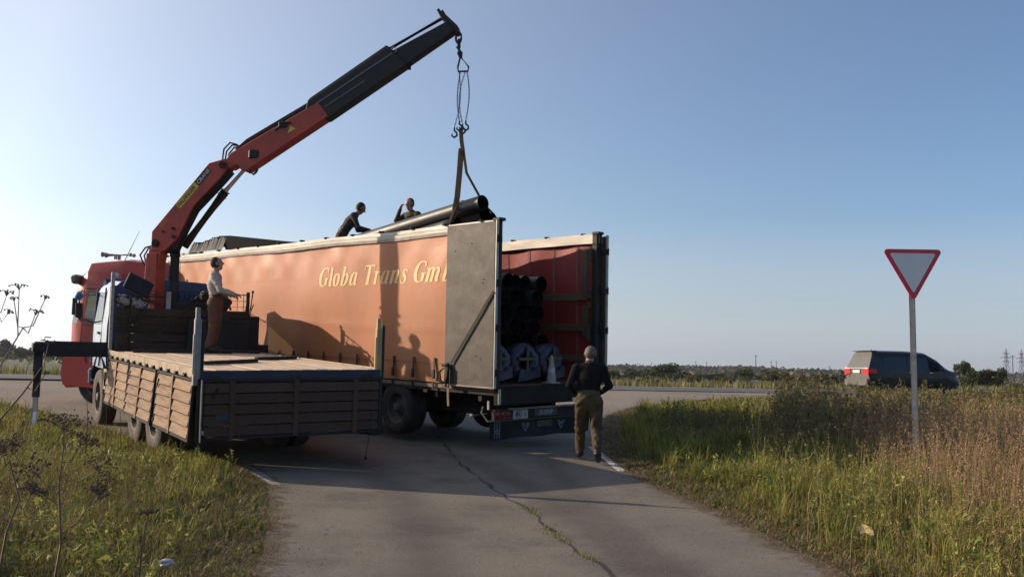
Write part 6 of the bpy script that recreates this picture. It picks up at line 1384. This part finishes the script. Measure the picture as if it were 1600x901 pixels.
for px, tp, w_, D, s, lab in ((1503, 568, 46, 105, 1, 'left tree of the dark clump in front of the minivan'), (1529, 571, 46, 112, 2, 'middle tree of the dark clump in front of the minivan'), (1553, 573, 46, 104, 3, 'right tree of the dark clump in front of the minivan')): plant('tree', s, px, tp, w_, D, lab, 'tree clump beyond the minivan')
for k, px in enumerate((-70, -42, -18, 8, 30, 52, 74, 96, 118, 142)):
    plant('tree', k % 3+1, px, (530, 534, 529, 533, 537, 541, 536, 534, 541, 543)[k], 44, 330+17*(k % 4), f'distant dark tree, {["first", "second", "third", "fourth", "fifth", "sixth", "seventh", "eighth", "ninth", "tenth"][k]} from the left in the row behind the stabiliser', 'trees on the far left')
# far woodland along the horizon
n = 46000; x = rng.uniform(-1500, 1700, n); Dp = 850+rng.uniform(0, 260, n)+90*np.sin(x*.004); hmax = 6.5+3*patch(x, Dp*0, .021, 1)+2.2*patch(x, Dp*0, .09, 4); z = rng.random(n)**.6*hmax
c = np.stack([x, Dp, z-.4], 1); e1 = rng.normal(0, 1, (n, 3)); e1 /= np.linalg.norm(e1, axis=1)[:, None]; e2 = np.cross(e1, rng.normal(0, 1, (n, 3))); e2 /= np.linalg.norm(e2, axis=1)[:, None]; s = rng.uniform(1.5, 3.6, (n, 1)); s2 = np.minimum(s, 2.6)
V = np.stack([c-e1*s, c+e2*s*.7, c+e1*s, c-e2*s*.7], 1).reshape(-1, 3); col = np.repeat(mixc(C(.025, .03, .014), C(.06, .055, .024), np.clip(rng.normal(.4, .3, n)+.3*np.sin(x*.03), 0, 1)), 4, 0)
tag(link('woodland', soup('woodland', V, np.full(n, 4), col, leafm)), 'far dark woodland along the horizon', 'woodland', kind='stuff')
n = 9000; x = rng.uniform(-420, 520, n); y = rng.uniform(190, 620, n); m = patch(x, y, .03, 3) > .62; x, y = x[m], y[m]; n = len(x); z = G(x, y)+rng.random(n)*2.2
c = np.stack([x, y, z], 1); e1 = rng.normal(0, 1, (n, 3)); e1 /= np.linalg.norm(e1, axis=1)[:, None]; e2 = np.cross(e1, rng.normal(0, 1, (n, 3))); e2 /= np.linalg.norm(e2, axis=1)[:, None]; s = rng.uniform(.5, 1.5, (n, 1))
tag(link('scrub', soup('scrub', np.stack([c-e1*s, c+e2*s*.7, c+e1*s, c-e2*s*.7], 1).reshape(-1, 3), np.full(n, 4), np.repeat(mixc(C(.05, .06, .02), C(.16, .13, .06), rng.random(n)), 4, 0), leafm)), 'patches of scrub in the fields beyond the road', 'scrub', kind='stuff')

# ------------------------------------------------------------------ pylons and poles
pyl = pm('pylon_steel', (.10, .11, .12), (.08, .085, .09), rough=.7)
def pylon(px, top, D, label):
    b = at(px, 588, D); z = g1(b.x, D); Ht = at(px, top, D).z-z
    o = empty('pylon', Matrix.Translation((b.x, D, z)) @ Matrix.Rotation(.4, 4, 'Z'), label, 'pylon', 'lattice pylons on the right')
    mb = MB(); lv = [0, .22, .42, .58, .70, .80, .90, 1.]; wd = [3.2, 2.4, 1.7, 1.2, .95, .8, .6, .1]; t = .22
    def P_(i, a): s = wd[i]; return ((-s, -s), (s, -s), (s, s), (-s, s))[a % 4]+(lv[i]*Ht,)
    for i in range(len(lv)-1):
        for a in range(4):
            mb.beam(P_(i, a), P_(i+1, a), t, t); mb.beam(P_(i, a), P_(i+1, a+1), t*.6, t*.6); mb.beam(P_(i, a+1), P_(i+1, a), t*.6, t*.6); mb.beam(P_(i+1, a), P_(i+1, a+1), t*.5, t*.5)
    mb.build('tower', pyl, o)
    for z_, w in ((.62, 5.2), (.74, 6.4), (.86, 4.6)):
        mb = MB(); mb.beam((-w, 0, z_*Ht), (w, 0, z_*Ht), .3, .3); mb.beam((-w, 0, z_*Ht), (0, 0, z_*Ht+1.4), .16, .16); mb.beam((w, 0, z_*Ht), (0, 0, z_*Ht+1.4), .16, .16)
        for s in (-1, 1): mb.tube([(s*w*.95, 0, z_*Ht), (s*w*.95, 0, z_*Ht-1.3)], .13, 5)
        mb.build('cross_arm', pyl, o)
pylon(1573, 545, 820, 'left lattice pylon right of the tree clump'); pylon(1597, 546, 840, 'lattice pylon cut by the right edge of the picture')
for px, tp, D, r, lab in ((1181, 554, 420, .18, 'tallest distant pole over the bushes'), (1205, 563, 560, .18, 'left pole of the distant pair'), (1213, 563, 565, .18, 'right pole of the distant pair'), (1087, 564, 600, .16, 'thin pole right of the big round bush'), (1104, 565, 620, .16, 'thin pole between the big bush and the tallest pole'), (1018, 566, 620, .18, 'thin pole left of the big round bush'), (996, 568, 640, .16, 'right pole of the faint pair by the trailer'), (999, 568, 660, .16, 'left pole of the faint pair by the trailer'), (1583, 554, 300, .14, 'wooden pole between the two lattice pylons'), (1296, 572, 500, .16, 'thin pole just left of the minivan')):
    b = at(px, 585, D); z = g1(b.x, D); Ht = at(px, tp, D).z-z; o = empty('power_pole', Matrix.Translation((b.x, D, z)), lab, 'pole', 'distant poles')
    mb = MB(); mb.tube([(0, 0, 0), (0, 0, Ht)], [r*1.2, r*.9], 6); mb.build('shaft', pyl, o); mb = MB(); mb.beam((-.9, 0, Ht*.94), (.9, 0, Ht*.94), .15, .15); mb.build('cross_bar', pyl, o)

# rough shrubs standing just outside the left of the picture; their shade falls across the near verge
for k, (x, y, w_, h_) in enumerate(((-8.3, 7.6, 1.3, 2.3), (-9.8, 9.3, 1.2, 1.8), (-7.6, 6.4, 1.2, 2.2))):
    o = empty('shrub', Matrix.Translation((x, y, .0)) @ Matrix.Rotation(k*1.3, 4, 'Z') @ Matrix.Diagonal((w_, w_, h_, 1)), ['rough shrub beyond the left edge, middle one', 'rough shrub beyond the left edge, farthest from the camera', 'rough shrub beyond the left edge, nearest the camera'][k], 'shrub', 'shrubs left of the picture')
    c, t = TPART[('bush', k+1)]; link('crown', c, o); link('trunk', t, o)

# ------------------------------------------------------------------ thin autumn haze in the air
hm = bpy.data.materials.new('haze'); hm.use_nodes = True; t = hm.node_tree; t.nodes.clear()
vo = t.nodes.new('ShaderNodeVolumePrincipled'); vo.inputs['Density'].default_value = .00011; vo.inputs['Color'].default_value = (.86, .92, 1, 1); vo.inputs['Anisotropy'].default_value = .25
ot = t.nodes.new('ShaderNodeOutputMaterial'); t.links.new(vo.outputs[0], ot.inputs['Volume'])
mb = MB(); mb.box((0, 0, 23.), (14000, 14000, 52.)); hz = mb.build('haze', hm); tag(hz, 'thin pale haze in the air over the fields', 'haze', kind='stuff')
